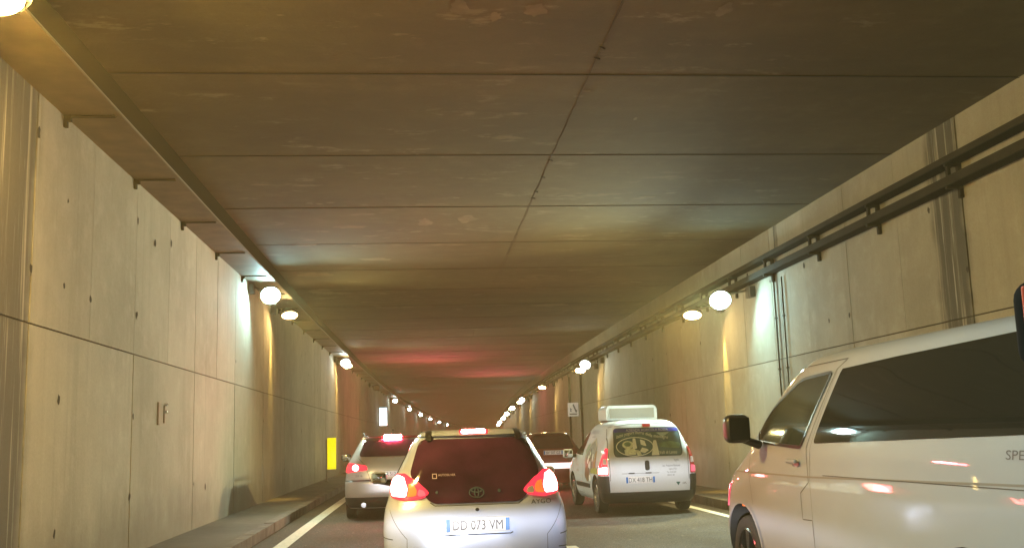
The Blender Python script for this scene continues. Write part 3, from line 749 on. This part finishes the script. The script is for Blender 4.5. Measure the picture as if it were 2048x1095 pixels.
# ---------------------------------------------------------------- white delivery van with pictures
def small_van():
    root = empty('delivery_van', (4.115, 17.75, -.01), math.radians(.8))
    tag(root, 'white delivery van with picture-covered rear window and a cooling box on its roof', 'van')
    c = Car([(.20, .74, .12, 3.80, .22, .4), (.28, .80, .05, 3.86, .24, .5), (.42, .835, .01, 3.88, .26, .6), (.60, .845, .0, 3.88, .28, .7),
             (.80, .842, .02, 3.80, .26, .8), (.95, .825, .035, 3.55, .26, .9), (1.08, .79, .05, 3.10, .28, .9), (1.20, .735, .07, 2.85, .30, .8),
             (1.35, .665, .09, 2.65, .32, .7), (1.47, .605, .12, 2.45, .34, .6), (1.55, .545, .17, 2.25, .36, .5), (1.60, .46, .25, 2.05, .36, .45), (1.615, .40, .32, 1.95, .32, .4)], 4.2, .02)
    c.body(M['white'], root, [(sx*.84, y, .31, .365) for sx in (-1, 1) for y in (.72, 3.10)])
    R = c.R
    # window, inset picture
    g = fillet([(-.575, 1.475), (.575, 1.475), (.61, 1.06), (.585, .99), (-.585, .99), (-.61, 1.06)], [.07, .07, .05, .06, .06, .05])
    gl = patch('tailgate_glass', g, R, REAR, simple('picture_glass', (.09, .16, .19), .08, 0, .3, var=.4, vscale=5), root, .006, .012, 26, 30)
    ribbon('glass_seal', g, R, REAR, M['dkgrey'], root, .014, .008, True)
    patch('banner', fillet([(-.565, 1.468), (.565, 1.468), (.582, 1.405), (-.582, 1.405)], .03), R, REAR, simple('banner_blue', (.03, .04, .33), .3), gl, .010, .003, 6, 24)
    pale = simple('picture_white', (.85, .88, .84), .4); cream = simple('picture_cream', (.72, .78, .62), .4, var=.3, vscale=20); grn = simple('picture_green', (.14, .24, .16), .4, var=.4, vscale=12)
    brn = simple('picture_brown', (.20, .13, .08), .4, var=.4, vscale=14); grey = simple('picture_grey', (.20, .19, .17), .4, var=.6, vscale=16)
    text_mesh('AZIENDA AGRICOLA ROSSA', .062, 'banner_text', R, REAR, simple('banner_white', (.6, .6, .75), .4), gl, 0, 1.418, align='CENTER', squeeze=.95, off=.014, slant=.15)
    text_mesh('latte yogurt burro della montagna', .078, 'window_text', R, REAR, pale, gl, -.55, 1.30, squeeze=.86, off=.012, slant=.3, curve=lambda x: .075*math.sin(min(x/.62, 1)*math.pi*.9)-max(x-.55, 0)*.12)
    text_mesh('Valli di Lanzo', .075, 'window_text', R, REAR, pale, gl, .19, 1.02, squeeze=.8, off=.012)
    cx, cz = -.235, 1.155
    E_ = lambda a, b_, x=cx, z=cz, n=36: [(x+a*math.cos(2*math.pi*k/n), z+b_*math.sin(2*math.pi*k/n)) for k in range(n)]
    ribbon('oval_ring', [p for p in E_(.325, .16)], R, REAR, pale, gl, .014, .013, True)
    patch('cheese_picture', E_(.10, .07, -.36, 1.19), R, REAR, cream, gl, .011, .003, 8, 10)
    patch('cheese_picture', E_(.06, .04, -.365, 1.20), R, REAR, grn, gl, .013, .003, 8, 8)
    patch('cheese_picture', fillet([(-.43, 1.12), (-.24, 1.13), (-.22, 1.02), (-.42, 1.02)], .02), R, REAR, cream, gl, .012, .003, 6, 8)
    patch('milk_picture', fillet([(-.27, 1.30), (-.22, 1.30), (-.20, 1.12), (-.28, 1.12)], .01), R, REAR, pale, gl, .0135, .003, 6, 6)
    patch('milk_picture', fillet([(-.14, 1.28), (-.06, 1.26), (-.03, 1.16), (-.13, 1.18)], .01), R, REAR, pale, gl, .0135, .003, 6, 6)
    patch('milk_picture', fillet([(-.11, 1.14), (.02, 1.10), (-.07, 1.04), (-.16, 1.07)], .01), R, REAR, pale, gl, .0135, .003, 6, 6)
    patch('milk_picture', fillet([(-.24, 1.10), (-.16, 1.09), (-.12, 1.0), (-.20, 1.0)], .01), R, REAR, cream, gl, .0135, .003, 6, 6)
    patch('bottle_picture', fillet([(.10, 1.26), (.15, 1.26), (.18, 1.08), (.19, 1.0), (.05, 1.0), (.07, 1.08)], .01), R, REAR, pale, gl, .011, .003, 8, 6)
    patch('mountain_picture', fillet([(.16, 1.39), (.40, 1.39), (.27, 1.31)], .01), R, REAR, simple('picture_sky', (.40, .52, .56), .4), gl, .011, .003, 6, 8)
    patch('meadow_picture', fillet([(.20, 1.21), (.40, 1.24), (.59, 1.2), (.57, 1.11), (.2, 1.13)], .02), R, REAR, grn, gl, .011, .003, 6, 10)
    # third brake light, handle, seams
    patch('high_brake_light', fillet([(-.07, 1.535), (.07, 1.535), (.07, 1.49), (-.07, 1.49)], .01), R, REAR, M['redlens_off'], root, .02, .02, 6, 8)
    patch('door_handle', fillet([(-.085, .915), (-.005, .915), (-.005, .745), (-.085, .745)], .035), R, REAR, M['black'], root, .022, .02, 10, 8)
    ribbon('door_seam', [(-.655, 1.48), (-.715, 1.12), (-.70, .80), (-.70, .58)], R, REAR, M['seam'], root, .009, .002)
    ribbon('door_seam', [(.655, 1.48), (.715, 1.12), (.70, .80), (.70, .58)], R, REAR, M['seam'], root, .009, .002)
    ribbon('door_seam', [(-.64, 1.50), (-.3, 1.55), (.3, 1.55), (.64, 1.50)], R, REAR, M['seam'], root, .006, .002)
    ribbon('plate_light_ledge', [(-.50, .70), (.16, .70)], R, REAR, M['seam'], root, .006, .003)
    for x in (-.33, -.03): patch('plate_light', fillet([(x-.055, .712), (x+.055, .712), (x+.055, .692), (x-.055, .692)], .008), R, REAR, M['black'], root, .014, .02, 4, 6)
    plate(c, -.004, -.18, .59, root, 'DX 418 TH', .52, .12)
    for s_, a, z, sz in (('Ingria', .44, .895, .055), ('loc. Frazione Bettassa', .23, .80, .05), ('Ingria (TO)', .34, .745, .042), ('Tel. 0124 557', .30, .69, .042), ('338 721 90', .30, .64, .040)):
        text_mesh(s_, sz, 'door_text', R, REAR, M['ink'], root, a, z, squeeze=.72, off=.003)
    patch('gas_badge', [(.455, .535), (.53, .535), (.495, .475)], R, REAR, simple('badge_green', (.01, .12, .10), .4), root, .004, .004, 6, 6)
    text_mesh('GPL', .045, 'fuel_badge', R, REAR, M['ink'], root, .57, .495, off=.003)
    # dark bumper and corner columns
    bp = [(-2.15, .30), (-1.62, .30), (1.62, .30), (2.15, .30)]
    poly = fillet([(-1.36, .23), (1.36, .23), (1.36, .64), (1.06, .66), (c.a_of_x(.73, .66), .66), (c.a_of_x(.70, .38), .40), (c.a_of_x(.69, .36), .385), (-c.a_of_x(.69, .36), .385), (-c.a_of_x(.70, .38), .40), (-c.a_of_x(.73, .66), .66), (-1.06, .66), (-1.36, .64)], .008)
    # lower beam
    patch('bumper', [(-1.10, .21), (1.10, .21), (1.10, .39), (-1.10, .39)], c.W, REAR, M['dkgrey'], root, .022, .03, 14, 44)
    for sx in (-1, 1):
        a0 = c.a_of_x(.715, .5)
        pl = [(sx*a0, .391), (sx*1.10, .391), (sx*1.12, .60), (sx*1.06, .665), (sx*a0, .665)]
        patch('bumper_corner', fillet(pl, .02), c.W, REAR, M['dkgrey'], root, .022, .03, 14, 12)
        # tall lamps
        ai = lambda x, z: c.a_of_x(sx*x, z)
        lp = [(ai(.728, .68), .68), (sx*1.04, .68), (sx*1.05, .80), (ai(.80, 1.0)*1.02, 1.0), (ai(.735, 1.14), 1.14), (ai(.70, 1.13), 1.13), (ai(.735, .92), .92)]
        L = patch('tail_lamp', fillet(lp, .02), c.W, REAR, M['redlens_off'] if sx > 0 else M['redlens'], root, .012, .03, 20, 12)
        patch('brake_light', fillet([(ai(.74, .70), .70), (sx*1.0, .70), (sx*1.0, .80), (ai(.745, .82), .82)], .02), c.W, REAR, M['pinklens'] if sx > 0 else M['brake'], L, .02, .008, 8, 8)
        patch('reversing_light', fillet([(ai(.74, .86), .86), (ai(.80, .86), .86), (ai(.79, .96), .96), (ai(.745, .96), .96)], .015), c.W, REAR, M['clearlens'], L, .02, .008, 8, 8)
    # flanks
    for sx in (-1, 1):
        S = c.S(sx); O = SIDE(sx)
        patch('door_glass', fillet([(2.05, 1.44), (2.35, 1.40), (2.95, 1.08), (2.90, 1.02), (2.0, 1.0)], .05), S, O, M['glass'], root, .006, .012, 14, 14)
        ribbon('door_seam', [(1.95, 1.52), (1.92, .9), (2.0, .3), (2.85, .3), (3.02, .9), (3.02, 1.05)], S, O, M['seam'], root, .007, .002)
        patch('rub_strip', fillet([(1.25, .42), (2.65, .42), (2.65, .50), (1.25, .50)], .01), S, O, M['dkgrey'], root, .012, .012, 4, 20)
        mirror(root, sx*.99, 2.72, 1.03, .20, .12, .17, M['white'], (sx*.80, 2.78, .98))
    S = c.S(-1); O = SIDE(-1)
    E2 = lambda y, z, a, b_, n=24: [(y+a*math.cos(2*math.pi*k/n), z+b_*math.sin(2*math.pi*k/n)) for k in range(n)]
    text_mesh('PREVOSTO srl', .10, 'side_text', S, O, simple('side_blue', (.2, .2, .34), .4), root, 1.86, 1.40, flip=True, squeeze=1.1, off=.003)
    text_mesh('azienda agricola', .05, 'side_text', S, O, M['ink'], root, 1.70, 1.33, flip=True, off=.003)
    text_mesh('formaggi', .07, 'side_text', S, O, brn, root, 2.62, .80, flip=True, off=.003)
    text_mesh('e salumi', .09, 'side_text', S, O, brn, root, 2.62, .69, flip=True, off=.003)
    rr = random.Random(11)
    patch('cow_picture', fillet([(.75, 1.13), (1.15, 1.28), (1.55, 1.20), (1.75, .95), (1.55, .72), (1.0, .68), (.62, .80)], .06), S, O, grey, root, .004, .003, 12, 14)
    patch('cow_picture', E2(1.62, 1.12, .14, .10), S, O, grn, root, .006, .003, 8, 8)
    ribbon('arch_picture', [(.75, .90), (.9, 1.18), (1.2, 1.30), (1.5, 1.18), (1.66, .88)], S, O, simple('picture_stone', (.38, .34, .27), .5, var=.4, vscale=20), root, .055, .007)
    patch('bell_picture', fillet([(1.60, .80), (1.72, .62), (1.45, .52), (1.20, .60), (1.32, .84)], .07), S, O, brn, root, .007, .003, 10, 10)
    patch('bell_picture', E2(1.18, .60, .09, .06), S, O, pale, root, .010, .003, 8, 8)
    patch('post_picture', fillet([(.66, 1.10), (.80, 1.06), (.84, .72), (.62, .74)], .02), S, O, simple('picture_wood', (.34, .18, .07), .5, var=.4, vscale=20), root, .006, .003, 8, 6)
    patch('grass_picture', fillet([(.50, .80), (1.05, .78), (1.10, .69), (.45, .69)], .03), S, O, simple('picture_grass', (.30, .36, .08), .5, var=.4, vscale=20), root, .009, .003, 6, 10)
    for k in range(10):
        y = rr.uniform(.8, 1.6); z = rr.uniform(.78, 1.15)
        patch('figure_picture', E2(y, z, rr.uniform(.03, .07), rr.uniform(.03, .08), 12), S, O, rr.choice([pale, brn, grey, cream]), root, .0085+.0006*k, .002, 5, 5)
    patch('windscreen', fillet([(-.50, 1.50), (.50, 1.50), (.68, 1.1), (-.68, 1.1)], .05), c.Fm, FRONT, M['glass'], root, .006, .012)
    # cooling unit on the roof
    cu = empty('cooling_unit', (.03, 1.35, 1.63), 0, root)
    bx = fillet([(-.49, 0), (-.49, .20), (-.44, .27), (.44, .27), (.49, .20), (.49, 0)], .03)
    v = []; n = len(bx)
    for yy in (0, .75): v += [(x, yy, z+.01) for x, z in bx]
    mesh_obj('shell', v, [tuple(range(n)), tuple(range(n, 2*n)), *[(k, (k+1) % n, n+(k+1) % n, n+k) for k in range(n)]], M['white'], cu, True, angle=30)
    b = MB(); b.box(-.42, .43, -.012, -.002, .045, .225); b.build('grille', simple('cooler_panel', (.26, .24, .21), .5), cu)
    b = MB(); b.box(-.46, .46, .05, .7, -.035, .008); b.build('foot', M['black'], cu)
    for sx in (-1, 1):
        for y in (.72, 3.10): wheel(root, sx*.835, y, .30, .18, .19, M['alloy'])
    light('brake_spill', 'AREA', (-.80, -.0, .76), 1.2, (1, .08, .10), root, (-.2, -1, .1), size=.12)
    return root
small_van()

# ---------------------------------------------------------------- silver estate hatch ahead on the left
def estate():
    root = empty('estate_car', (-.36, 18.85, -.01), 0)
    tag(root, 'silver hatchback with roof rails and lit brake lights, beside the yellow board', 'car')
    c = Car([(.20, .78, .10, 4.1, .3, .5), (.32, .85, .03, 4.2, .32, .6), (.50, .87, .0, 4.22, .34, .7), (.66, .872, .0, 4.22, .36, .8), (.70, .865, .04, 4.18, .36, .8), (.86, .85, .07, 4.0, .36, .9),
             (1.0, .815, .11, 3.5, .38, 1.), (1.10, .76, .15, 3.1, .4, .9), (1.25, .68, .22, 2.75, .42, .7), (1.38, .61, .30, 2.45, .44, .6), (1.43, .565, .35, 2.3, .44, .5), (1.455, .50, .42, 2.2, .4, .45)], 3.4, .02)
    c.body(M['silver2'], root, [(sx*.87, y, .31, .36) for sx in (-1, 1) for y in (.75, 3.35)])
    R = c.R
    patch('tailgate_glass', fillet([(-.50, 1.405), (.50, 1.405), (.60, 1.15), (.58, 1.11), (-.58, 1.11), (-.60, 1.15)], .05), R, REAR, M['glass_red_glow'], root, .008, .014, 20, 26)
    patch('spoiler', fillet([(-.52, 1.455), (.52, 1.455), (.55, 1.415), (-.55, 1.415)], .012), R, REAR, M['redpaint'], root, .03, .04, 6, 20)
    patch('high_brake_light', fillet([(-.16, 1.445), (.16, 1.445), (.16, 1.405), (-.16, 1.405)], .012), R, REAR, M['brake_hi'], root, .05, .03, 6, 10)
    for sx in (-1, 1):
        ai = lambda x, z: c.a_of_x(sx*x, z)
        L = patch('tail_lamp', fillet([(ai(.45, .87), .87), (ai(.47, .955), .955), (ai(.66, .99), .99), (ai(.78, 1.01), 1.01), (sx*.98, .93), (sx*1.0, .86), (ai(.80, .83), .83), (ai(.62, .855), .855)], .02), c.W, REAR, M['redlens'], root, .012, .03, 14, 16)
        patch('brake_light', [(c.a_of_x(sx*(.665+.055*math.cos(t)), .915+.055*math.sin(t)), .915+.055*math.sin(t)) for t in np.linspace(0, 2*math.pi, 20)[:-1]], c.W, REAR, M['brake'], L, .02, .008, 8, 8)
        b = MB(); P = [(sx*.50, .62, 1.47), (sx*.545, .75, 1.53), (sx*.555, 2.0, 1.53), (sx*.53, 2.15, 1.47)]
        for p, q in zip(P[:-1], P[1:]): b.tube(p, q, .018, n=8)
        b.build('roof_rail', M['black'], root, True)
        S = c.S(sx); O = SIDE(sx)
        patch('side_glass', fillet([(.75, 1.36), (2.2, 1.38), (2.95, 1.06), (.68, 1.06)], .05), S, O, M['glass'], root, .006, .012, 12, 20)
        mirror(root, sx*.98, 2.55, 1.07, .20, .12, .14, M['black'], (sx*.80, 2.62, 1.0))
        light('brake_spill', 'AREA', (sx*.68, -.02, .92), 5, (1, .10, .12), root, (0, -1, .1), size=.12)
        for y in (.75, 3.35): wheel(root, sx*.865, y, .31, .19, .2, M['alloy'])
    ribbon('bumper_seam', [(-1.15, .675), (-.9, .69), (.9, .69), (1.15, .675)], c.W, REAR, M['black'], root, .022, .006)
    ribbon('tailgate_seam', [(-.62, 1.09), (-.50, .96), (-.43, .78), (-.40, .70)], R, REAR, M['seam'], root, .008, .003)
    ribbon('tailgate_seam', [(.62, 1.09), (.50, .96), (.43, .78), (.40, .70)], R, REAR, M['seam'], root, .008, .003)
    plate(c, .055, 0, .80, root, 'CR 512 KB', .5, .10)
    text_mesh('2.0 16', .05, 'model_badge', R, REAR, M['ink'], root, -.67, .76, off=.004)
    b = MB(); b.tube((-.52, -.04, .27), (-.52, .3, .27), .045, n=14); b.tube((-.52, -.045, .27), (-.52, -.03, .27), .036, n=14); b.build('exhaust_pipe', M['alloy'], root, True)
    patch('lower_trim', fillet([(-.98, .22), (.98, .22), (.98, .40), (-.98, .40)], .02), c.W, REAR, M['dkgrey'], root, .008, .02, 8, 30)
    b = MB(); b.tube((0, 1.0, 1.46), (0, .9, 1.58), .006, n=6); b.tube((0, .9, 1.58), (0, .89, 1.60), .012, n=6); b.build('aerial', M['black'], root)
    light('brake_spill', 'AREA', (0, .22, 1.43), 5, (1, .10, .14), root, (0, -1, .3), shape='RECTANGLE', size=.3, size_y=.04)
    patch('windscreen', fillet([(-.50, 1.40), (.50, 1.40), (.72, 1.06), (-.72, 1.06)], .05), c.Fm, FRONT, M['glass'], root, .006, .012)
    return root
estate()

# ---------------------------------------------------------------- dark red car further ahead
def red_car():
    root = empty('red_car', (3.60, 26.3, -.02), 0)
    tag(root, 'dark red car partly hidden between the silver hatchback and the white delivery van', 'car')
    c = Car([(.20, .76, .10, 3.9, .3, .5), (.32, .82, .03, 4.0, .32, .6), (.50, .845, .0, 4.0, .34, .7), (.80, .84, .02, 3.9, .34, .9),
             (.95, .80, .06, 3.4, .34, 1.), (1.05, .72, .10, 3.0, .36, .9), (1.20, .62, .17, 2.65, .38, .7), (1.34, .55, .25, 2.35, .4, .6), (1.42, .49, .32, 2.2, .4, .5), (1.455, .42, .42, 2.1, .36, .4)], 3.4, .03)
    c.body(M['redpaint'], root, [(sx*.84, y, .31, .36) for sx in (-1, 1) for y in (.72, 3.15)])
    R = c.R
    patch('tailgate_glass', fillet([(-.45, 1.40), (.45, 1.40), (.56, 1.06), (-.56, 1.06)], .05), R, REAR, M['glass_red_glow'], root, .008, .014, 16, 20)
    patch('bumper_strip', fillet([(-.72, .70), (.72, .70), (.72, .56), (-.72, .56)], .02), R, REAR, simple('strip_painted_glow', (.8, .74, .72), .25, em=(1, .82, .80), es=.9), root, .012, .02, 6, 24)  # strip is no lamp; light falling on the bumper is painted as glow
    plate(c, .05, -.0, .965, root, 'BV 507 GZ', .50, .11)
    for sx in (-1, 1):
        ai = lambda x, z: c.a_of_x(sx*x, z)
        L = patch('tail_lamp', fillet([(ai(.60, .76), .76), (sx*.95, .76), (sx*.97, .92), (ai(.68, .98), .98)], .02), c.W, REAR, M['redlens'], root, .012, .03, 10, 8)
        patch('brake_light', fillet([(ai(.64, .79), .79), (ai(.74, .79), .79), (ai(.74, .9), .9), (ai(.68, .9), .9)], .015), c.W, REAR, M['brake'], L, .02, .008, 6, 6)
        light('brake_spill', 'AREA', (sx*.68, -.02, .85), 14, (1, .10, .12), root, (0, -1, .1), size=.12)
        S = c.S(sx); O = SIDE(sx)
        patch('side_glass', fillet([(.7, 1.33), (2.1, 1.34), (2.8, 1.06), (.6, 1.06)], .05), S, O, M['glass'], root, .006, .012, 10, 16)
        mirror(root, sx*.93, 2.45, 1.05, .18, .11, .13, M['redpaint'], (sx*.76, 2.5, 1.0))
        for y in (.72, 3.15): wheel(root, sx*.835, y, .30, .18, .19, M['alloy'])
    patch('windscreen', fillet([(-.44, 1.38), (.44, 1.38), (.68, 1.04), (-.68, 1.04)], .05), c.Fm, FRONT, M['glass'], root, .006, .012)
    return root
red_car()

def dup(src, loc, label):
    m = {}
    def cp(o, par):
        c = o.copy(); C.objects.link(c)
        if par is not None: c.parent = par
        for ch in o.children: cp(ch, c)
        return c
    r_ = cp(src, None); r_.location = loc; r_['label'] = label
    for x in (-.6, .6): light('brake_spill', 'AREA', (x, -.05, 1.0), 38, (1, .16, .20), r_, (0, -.75, .65), size=.15, spread=math.radians(75))  # red lamps added on the unseen copies to tint the far ceiling
    return r_
dup(bpy.data.objects['red_car'], bend(3.6, 62., 0), 'unseen copy of the dark red car, added to redden the far ceiling')
dup(bpy.data.objects['estate_car'], bend(.0, 50., 0), 'unseen copy of the silver hatchback, added to redden the far ceiling')

# ---------------------------------------------------------------- white minibus alongside
def minibus():
    X0 = 2.72; CX = X0+.952
    root = empty('minibus', (CX, 3.90, 0), 0)
    tag(root, 'white minibus with long dark side windows alongside in the right lane', 'minibus')
    c = Car([(.24, .90, .10, 5.10, .3, .45), (.34, .935, .03, 5.22, .3, .5), (.55, .95, .0, 5.28, .28, .55), (.80, .952, .0, 5.26, .26, .6), (.98, .952, .0, 5.18, .26, .68), (1.04, .950, .0, 5.10, .26, .72), (1.10, .945, .0, 4.98, .26, .75),
             (1.22, .935, .01, 4.72, .26, .72), (1.32, .915, .02, 4.54, .26, .66), (1.50, .865, .05, 4.34, .26, .62), (1.70, .80, .09, 4.06, .26, .58), (1.80, .765, .11, 3.86, .27, .55), (1.86, .735, .14, 3.70, .28, .5),
             (1.91, .67, .20, 3.52, .3, .45), (1.93, .60, .28, 3.38, .3, .4)], 3.6, .035)
    wy = (1.04, 4.54)
    c.body(M['white_t'], root, [(sx*.95, y, .34, .46) for sx in (-1, 1) for y in wy], nz=90)
    Y = lambda y: y-3.90
    for sx in (-1, 1):
        S = c.S(sx); O = SIDE(sx)
        fr = fillet([(Y(6.80), 1.765), (Y(7.34), 1.745), (Y(7.84), 1.54), (Y(8.12), 1.36), (Y(8.16), 1.30), (Y(7.10), 1.255)], [.03, .10, .06, .06, .04, .04])
        fg = patch('front_door_glass', fr, S, O, M['glass_green'], root, .006, .012, 22, 22)
        ribbon('glass_seal', fr, S, O, M['black'], root, .022, .008, True)
        lg = fillet([(Y(6.64), 1.785), (Y(4.12), 1.83), (Y(4.10), 1.34), (Y(6.88), 1.285)], .04)
        patch('side_glass', lg, S, O, M['glass'], root, .006, .012, 20, 40)
        for yy in (5.55,):
            pass
        ribbon('door_seam', [(Y(7.95), 1.79), (Y(7.4), 1.835), (Y(6.60), 1.845), (Y(6.74), 1.78), (Y(7.0), 1.25), (Y(6.95), 1.02), (Y(7.11), .94), (Y(7.10), .76), (Y(6.93), .765), (Y(6.90), .33)], S, O, M['seam'], root, .007, .002)
        ribbon('door_seam', [(Y(6.72), 1.79), (Y(6.93), 1.25), (Y(6.91), .34)], S, O, M['seam'], root, .0035, .002)
        ribbon('door_seam', [(Y(8.17), 1.28), (Y(8.22), 1.05), (Y(8.16), .80)], S, O, M['seam'], root, .004, .002)
        ribbon('side_crease_shade', [(Y(9.02), 1.035), (Y(8.7), 1.05), (Y(7.0), 1.055), (Y(4.1), 1.115)], S, O, simple('crease_shadow', (.16, .15, .135), .7), root, .012, .002)  # flat dark ribbon paints the shade line of the crease
        ribbon('sliding_rail', [(Y(4.15), 1.09), (Y(6.7), 1.075)], S, O, M['seam'], root, .005, .003)
        hp = (sx*.967, Y(7.18), 1.16)
        h = rbox('door_handle', .03, .17, .03, .012, M['white_t'], root, (hp[0]+sx*.012, hp[1], hp[2]))
        patch('handle_recess', [(Y(7.18)+.055*math.cos(t), 1.145+.028*math.sin(t)) for t in np.linspace(0, 6.28, 18)[:-1]], S, O, simple('recess', (.35, .34, .32), .4), root, .003, .004, 8, 8)
        b = MB(); b.tube((0, -.01, -.02), (0, -.01, -.035), .01, n=8)
        patch('mirror_base', fillet([(Y(8.20), 1.40), (Y(8.26), 1.275), (Y(7.96), 1.262), (Y(8.02), 1.33)], .01), S, O, M['black'], root, .012, .02, 8, 8)
        mirror(root, sx*1.145, Y(7.86), 1.40, .20, .15, .22, M['black'], (sx*.95, Y(7.92), 1.27), 'glass')
        patch('wheel_arch_lip', [(0, 0)], S, O, M['white_t'], root) if False else None
        arc = [(wy[1]+.476*math.cos(t), .33+.476*math.sin(t)) for t in np.linspace(-.15, math.pi+.15, 26)]
        ribbon('arch_lip', arc, S, O, M['white_t'], root, .035, .010)
        arc = [(wy[0]+.476*math.cos(t), .33+.476*math.sin(t)) for t in np.linspace(-.15, math.pi+.15, 26)]
        ribbon('arch_lip', arc, S, O, M['white_t'], root, .035, .010)
        patch('side_indicator', fillet([(Y(8.42), .80), (Y(8.34), .80), (Y(8.34), .77), (Y(8.42), .77)], .008), S, O, M['orange'], root, .006, .008, 4, 4)
        lens = fillet([(Y(8.72), .94), (Y(8.98), .93), (Y(9.0), .76), (Y(8.86), .74)], .03)
        patch('headlight', lens, S, O, M['pinklens'], root, .01, .02, 10, 8)
        for y in wy: wheel(root, sx*.935, y, .345, .21, .245, M['blackrim'], 5, .45)
    text_mesh('SPECIAL', .062, 'side_lettering', c.S(-1), SIDE(-1), M['ink'], root, Y(4.56), 1.222, flip=True, squeeze=1.7, off=.003)
    patch('windscreen', fillet([(-.62, 1.80), (.62, 1.80), (.76, 1.30), (-.76, 1.30)], .06), c.Fm, FRONT, M['glass'], root, .006, .012)
    patch('tailgate_glass', fillet([(-.62, 1.78), (.62, 1.78), (.72, 1.30), (-.72, 1.30)], .06), c.R, REAR, M['glass'], root, .006, .012)
    return root
minibus()

# ---------------------------------------------------------------- mirror of the camera's own car at the frame edge
def own_mirror():
    d = .80; px, py = 2048+49, 648
    v = f+(px-1024)/F_*r-(py-547.5)/F_*u; P = v*d
    root = empty('rear_view_mirror', (P[0], P[1], HC+P[2])); tag(root, 'black rimmed interior mirror with a painted red reflection at the right frame edge', 'mirror')
    root.rotation_euler = (math.radians(8), math.radians(-1.5), -.35)
    rbox('casing', .046, .035, .072, .016, M['casing_black'], root, segs=5)
    rbox('mirror_face', .042, .004, .064, .0018, simple('mirror_painted_reflection', (.30, .04, .02), .3, em=(.5, .06, .03), es=.06), root, (0, -.0178, 0))  # red reflection painted on the face, with a faint glow
    b = MB(); b.tube((0.015, .01, .03), (.06, .05, .16), .006, n=8); b.build('stem', M['casing_black'], root)
own_mirror()

# ---------------------------------------------------------------- own headlights (low beam with a cut-off)
def headlight(x, HB, ctr, sharp):
    d = bpy.data.lights.new('low_beam', 'SPOT'); d.energy = HB; d.spot_size = math.radians(110); d.spot_blend = .4; d.shadow_soft_size = .07; d.color = (.90, .92, 1.0)
    d.use_nodes = True; g = NT(d.node_tree); em = [n for n in d.node_tree.nodes if n.type == 'EMISSION'][0]
    tc = g.n('TexCoord').outputs['Normal']; sp = g.n('SeparateXYZ'); g.l(tc, sp.inputs[0])
    yy = sp.outputs[1]
    cut = g.ramp(yy, -.012, .012, 1., .004); fall = g.math('POWER', 2.718, g.math('MULTIPLY', g.math('ABSOLUTE', yy), -60.0))
    xs = g.math('SUBTRACT', sp.outputs[0], ctr); xx = g.math('MULTIPLY', xs, xs); side = g.math('POWER', 2.718, g.math('MULTIPLY', xx, -sharp))
    side = g.math('MULTIPLY', side, g.ramp(xx, .045, .08, 1., .0))
    s_ = g.math('MULTIPLY', g.math('MULTIPLY', cut, fall), side); g.l(s_, em.inputs['Strength'])
    o = bpy.data.objects.new('low_beam', d); C.objects.link(o); o.location = (x, 1.6, .66)
    o.rotation_euler = (math.radians(90+.6), 0, 0)
headlight(-.62, 4600., .03, 24.); headlight(.62, 9500., .215, 60.)

# ---------------------------------------------------------------- haze volume, added to veil the view and spread lamp glow
def haze():
    m = bpy.data.materials.new('haze'); m.use_nodes = True; t = m.node_tree
    for n in list(t.nodes):
        if n.type == 'BSDF_PRINCIPLED': t.nodes.remove(n)
    v = t.nodes.new('ShaderNodeVolumePrincipled'); v.inputs['Color'].default_value = (.95, .74, .36, 1); v.inputs['Density'].default_value = .0035; v.inputs['Anisotropy'].default_value = .35
    t.links.new(v.outputs[0], [n for n in t.nodes if n.type == 'OUTPUT_MATERIAL'][0].inputs['Volume'])
    b = MB(); b.box(-12, 40, -17.5, 275, -4, 7)
    tag(b.build('haze', m), kind='stuff')
haze()
